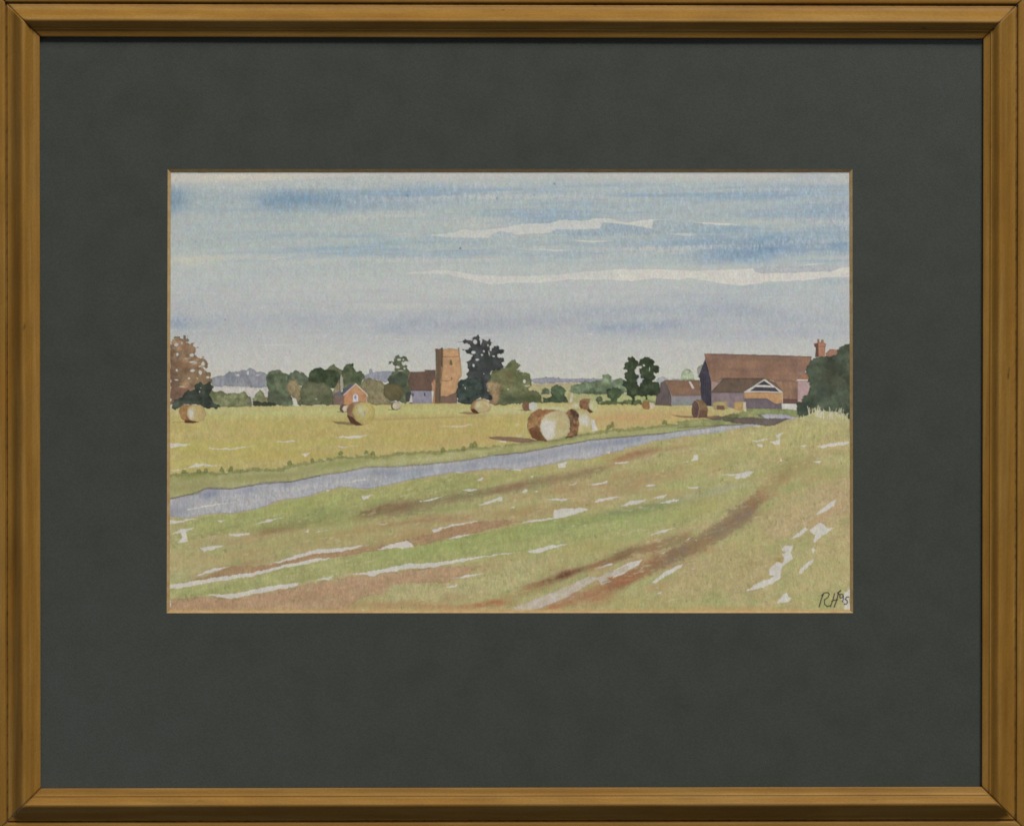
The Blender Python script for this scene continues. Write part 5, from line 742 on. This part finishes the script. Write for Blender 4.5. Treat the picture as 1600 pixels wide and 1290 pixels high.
# bale right of the tower
k = bale('round bale in front of the dark oak')
poly('A3', [(885, 1100), (960, 1085), (1050, 1090), (1120, 1112), (1060, 1120), (960, 1115)], (140, 112, 78), jit=.4, a=.9)
poly('A3', [(1022, 1045), (1030, 1000), (1075, 952), (1180, 925), (1200, 1090), (1110, 1108), (1055, 1098), (1030, 1075)], (146, 108, 72), jit=.4, oid=k)
poly('A3', [(1030, 1060), (1070, 1050), (1140, 1098), (1110, 1110), (1055, 1098)], (76, 48, 34), jit=.3, edge=0)
poly('A3', [(1072, 1015), (1098, 962), (1180, 938), (1245, 968), (1270, 1030), (1245, 1082), (1180, 1102), (1120, 1096), (1080, 1055)], (174, 162, 116), jit=.3, col2=(168, 144, 100), oid=k)
blob('A3', 1120, 1015, 34, 40, (184, 176, 144), a=.7, gran=.2); stroke('A3', [(1130, 950), (1180, 938), (1245, 968), (1268, 1030), (1240, 1085)], .7, (140, 110, 72), a=.6); stroke('A3', [(1160, 990), (1200, 1000), (1190, 1050), (1150, 1060)], .6, (150, 124, 84), a=.5)
# bales centre
k = bale('small bale with brown side and white face behind the big pair')
poly('A4', [(445, 908), (500, 904), (560, 912), (520, 918)], (120, 96, 70), a=.8)
poly('A4', [(488, 860), (496, 832), (530, 822), (580, 828), (600, 860), (590, 910), (510, 912), (492, 890)], (130, 96, 72), jit=.3, col2=(108, 76, 58), mottle=LEAF, oid=k)
poly('A4', [(560, 838), (600, 825), (640, 840), (640, 890), (600, 910), (565, 905), (556, 870)], (178, 174, 164), jit=.4, edge=0, oid=k); blob('A4', 615, 850, 12, 10, (160, 158, 160), a=.5)
k = bale('yellow-faced bale with brown side at the field edge right of the big pair')
blob('A4', 1030, 860, 40, 20, (182, 178, 168), a=.8, gran=.2)
poly('A4', [(1062, 860), (1070, 810), (1110, 792), (1175, 790), (1190, 930), (1140, 905), (1080, 892)], (142, 102, 70), jit=.3, col2=(112, 76, 54), mottle=LEAF, oid=k)
poly('A4', [(1152, 850), (1170, 800), (1210, 788), (1250, 830), (1258, 890), (1225, 925), (1180, 912), (1160, 885)], (172, 168, 118), jit=.3, oid=k)
poly('A4', [(1140, 905), (1165, 895), (1208, 924), (1170, 937)], (84, 54, 38), jit=.3, edge=0, oid=k); stroke('A4', [(1172, 800), (1156, 850), (1165, 895)], .8, (96, 66, 46), a=.8); blob('A4', 1185, 860, 14, 26, (184, 182, 156), a=.7, gran=.1)
poly('A4', [(1180, 1000), (1215, 1005), (1235, 1060), (1252, 1115), (1190, 1118)], (182, 176, 166), jit=.6, edge=0)
k = bale('right one of the big pair, dark brown side toward us')
poly('A4', [(925, 935), (950, 898), (1100, 892), (1152, 925), (1182, 1000), (1195, 1105), (1130, 1135), (1050, 1150), (1020, 1170), (930, 1188)], (176, 166, 118), jit=.4, col2=(170, 154, 100), oid=k)
blob('A4', 1110, 1010, 60, 56, (188, 183, 172), a=1, gran=.2); blob('A4', 1140, 1060, 30, 40, (184, 180, 168), a=.6, gran=.2); blob('A4', 1130, 1090, 40, 26, (166, 158, 92), a=.7)
poly('A4', [(930, 935), (950, 900), (1010, 892), (1050, 940), (1065, 1050), (1045, 1160), (930, 1190), (966, 1110), (972, 1020)], (84, 64, 54), jit=1.2, leafy=.6, col2=(134, 98, 66), mottle=LEAF, oid=k)
blob('A4', 1000, 930, 30, 26, (66, 42, 34), a=.7, gran=.4); blob('A4', 1020, 1090, 26, 40, (130, 84, 52), a=.6, gran=.8)
k = bale('left one of the big pair, largest bale with a bright round face')
poly('A4', [(150, 1180), (240, 1172), (400, 1178), (560, 1190), (660, 1220), (500, 1236), (300, 1215), (170, 1195)], (126, 100, 82), jit=.7, col2=(118, 90, 74), a=.95)
poly('A4', [(540, 1070), (545, 1000), (585, 935), (660, 900), (760, 905), (860, 905), (900, 960), (800, 1190), (745, 1218), (650, 1218), (590, 1182), (550, 1122)], (162, 122, 80), jit=.9, leafy=.3, col2=(120, 84, 54), mottle=LEAF, oid=k)
poly('A4', [(560, 1100), (640, 1060), (670, 1120), (745, 1216), (650, 1220), (590, 1185)], (92, 56, 38), jit=.8, a=.75, leafy=.8, edge=0); blob('A4', 620, 1060, 30, 50, (150, 106, 70), a=.6, gran=.8); poly('A4', [(618, 1040), (640, 1015), (648, 1030), (628, 1055)], (172, 148, 104), a=.7, jit=.4)
poly('A4', [(720, 960), (790, 922), (850, 908), (925, 930), (966, 1000), (966, 1110), (925, 1172), (850, 1195), (745, 1214), (690, 1155), (664, 1070), (685, 1005)], (178, 166, 124), jit=.5, col2=(172, 156, 112), oid=k)
poly('A4', [(585, 935), (660, 898), (840, 903), (780, 930), (700, 960), (640, 960)], (136, 92, 62), jit=.8, leafy=.6, a=.75, edge=0)
BK1 = (ids == k).astype(np.float32)*0+((XX-867)**2/22.5**2+(YY-664)**2/23**2 < 1); poly('A4', [(672, 1070), (690, 1010), (760, 1015), (830, 1030), (815, 1090), (820, 1150), (780, 1205), (745, 1212), (700, 1160)], (188, 182, 174), a=.8, jit=.8, soft=3, edge=0, var=.02); blob('A4', 740, 1100, 66, 90, (190, 184, 176), a=.8, gran=.15, clip=BK1.astype(np.float32)); blob('A4', 890, 1060, 50, 90, (174, 154, 104), a=.55, gran=.3); blob('A4', 880, 950, 40, 20, (170, 146, 104), a=.5); blob('A4', 760, 1180, 40, 20, (186, 180, 160), a=.7, gran=.1)
blob('A4', 440, 1050, 18, 12, (186, 178, 150), a=.8, gran=.1); blob('A4', 465, 1165, 22, 12, (184, 174, 148), a=.7, gran=.1); blob('A4', 530, 1080, 8, 60, (184, 178, 140), a=.6, gran=.1); blob('A4', 830, 890, 60, 8, (184, 180, 160), a=.7, gran=.1)
# right bales
k = bale('small ochre bale right of the twin trees')
poly('A5', [(628, 845), (645, 812), (720, 815), (730, 870), (712, 908), (652, 902), (632, 880)], (150, 108, 66), jit=.3, col2=(134, 94, 58), oid=k); poly('A5', [(720, 822), (775, 832), (782, 872), (742, 902), (722, 885)], (182, 166, 150), jit=.3, edge=0, oid=k)
k = bale('square-topped bale at the left of the pair by the shed')
poly('A6', [(305, 745), (330, 727), (430, 727), (442, 792), (320, 800)], (156, 142, 92), jit=.4, oid=k); poly('A6', [(342, 762), (410, 762), (412, 800), (345, 800)], (112, 78, 68), jit=.3, edge=0, oid=k); blob('A6', 380, 742, 30, 10, (176, 156, 100), a=.7, gran=.1); blob('A6', 315, 760, 10, 20, (140, 136, 96), a=.5)
k = bale('ochre bale with a white edge by the shed')
poly('A6', [(498, 735), (520, 728), (602, 730), (606, 818), (500, 798)], (172, 138, 86), jit=.3, oid=k); poly('A6', [(575, 735), (602, 730), (606, 818), (585, 812)], (182, 172, 152), jit=.3, edge=0); stroke('A6', [(575, 740), (560, 800)], .7, (130, 96, 60), a=.6)
k = bale('shaded dark brown bale standing beside the lane')
poly('A5', [(975, 968), (1080, 980), (1230, 985), (1400, 985), (1518, 985), (1518, 1012), (1230, 1008), (1060, 998)], (128, 96, 74), jit=.6, a=.85)
poly('A6', [(135, 725), (160, 708), (212, 712), (250, 750), (264, 800), (258, 862), (240, 872), (150, 872), (150, 740)], (126, 102, 70), jit=.4, col2=(112, 86, 62), mottle=LEAF, oid=k)
poly('A6', [(185, 800), (262, 810), (256, 862), (240, 872), (180, 874)], (96, 68, 58), a=.8, jit=.5, edge=0)
poly('A6', [(118, 800), (124, 745), (145, 716), (172, 724), (188, 770), (184, 830), (170, 872), (136, 872), (120, 840)], (84, 60, 62), jit=.3, col2=(98, 74, 66), oid=k)
stroke('A6', [(150, 714), (176, 735), (188, 780), (180, 845), (168, 872)], .8, (176, 152, 110), a=.8, jit=.3)

# ---------------- signature
k = motif('signature', 'dark handwritten initials and year in the lower right corner')
INK = (46, 44, 42)
for p, wd in [([(802, 892), (785, 930), (768, 970), (735, 1086)], 1.2), ([(770, 920), (812, 884), (858, 878), (882, 900), (866, 944), (812, 984)], 1.0), ([(812, 984), (812, 1040), (850, 1080), (892, 1066)], 1.0),
              ([(958, 892), (938, 970), (900, 1080)], 1.1), ([(1012, 892), (990, 980), (952, 1088)], 1.2), ([(915, 1004), (950, 990), (1002, 980)], 1.0), ([(1046, 850), (1018, 872), (1004, 884)], 1.6), ([(1004, 884), (1030, 905)], 1.2),
              ([(1046, 905), (1030, 930), (1038, 958), (1068, 955), (1086, 925), (1072, 902), (1048, 900)], .9), ([(1086, 925), (1088, 965), (1070, 1012)], 1.0),
              ([(1164, 940), (1132, 944), (1112, 975), (1138, 992), (1146, 1020), (1128, 1042), (1098, 1046)], 1.0)]:
    stroke('CS', p, wd+.45, INK, a=.95, soft=.9, jit=.15, oid=k)

# ---------------- overall granulation, then sheets of mesh
can *= (1+.012*GR+.012*fb(XX, YY, 1.2, 1.2, 31, 1)+.010*MOT2)[..., None]
for c_, s_ in ((0, 41), (1, 47), (2, 53)):
    can[..., c_] *= 1+.030*fb(XX, YY, 6, 8, s_, 3)
can *= (1+.020*fb(XX, YY, 4, 4, 131, 2)*np.clip((YY-520)/60, .2, 1))[..., None]
can = can*(1+.014*GR+.006*GR2+.010*fb(XX, YY, 2.2, 2.2, 91, 2))[..., None]
grey = can.mean(axis=2, keepdims=True); can = grey+(can-grey)*.82 + np.array([1.4, 1.0, -.6], np.float32)
can = can*1.02+2.2*np.clip((can-60)/80, 0, 1)
can = np.clip(can, 8, 235)
colr = (lin(can)/LIGHT).clip(0, .9).astype(np.float32)

# world-space grid of the sheet, one vertex per photograph pixel
gx = (XX-800)*S; gz = (645-YY)*S
buckle = -(.25*S)*(1+fb(XX, YY, 300, 220, 61, 2))*0.3
fid = ids[:-1, :-1]
def sheet(name, mask, parent, label=None, mat=PAINT):
    ii, jj = np.nonzero(mask)
    if len(ii) == 0: return None
    a = ii*W+jj; quads = np.stack([a, a+W, a+W+1, a+1], 1)
    used, inv = np.unique(quads.ravel(), return_inverse=True)
    co = np.stack([gx.ravel()[used], buckle.ravel()[used], gz.ravel()[used]], 1).astype(np.float32)
    me = bpy.data.meshes.new(name); nq = len(quads)
    me.vertices.add(len(used)); me.vertices.foreach_set('co', co.ravel())
    me.loops.add(nq*4); me.loops.foreach_set('vertex_index', inv.astype(np.int32).ravel())
    me.polygons.add(nq); me.polygons.foreach_set('loop_start', np.arange(0, nq*4, 4, dtype=np.int32))
    me.update(calc_edges=True)
    ca = me.color_attributes.new('pigment', 'FLOAT_COLOR', 'POINT')
    rgba = np.ones((len(used), 4), np.float32); rgba[:, :3] = colr.reshape(-1, 3)[used]
    ca.data.foreach_set('color', rgba.ravel())
    me.materials.append(mat)
    o = bpy.data.objects.new(name, me); C.objects.link(o)
    if parent: o.parent = parent
    if label: o['label'] = label
    return o
painting = sheet('painting', fid == 0, root)
for n_, (nm, lb) in enumerate(OBJ, 1): sheet(nm, fid == n_, painting, lb)
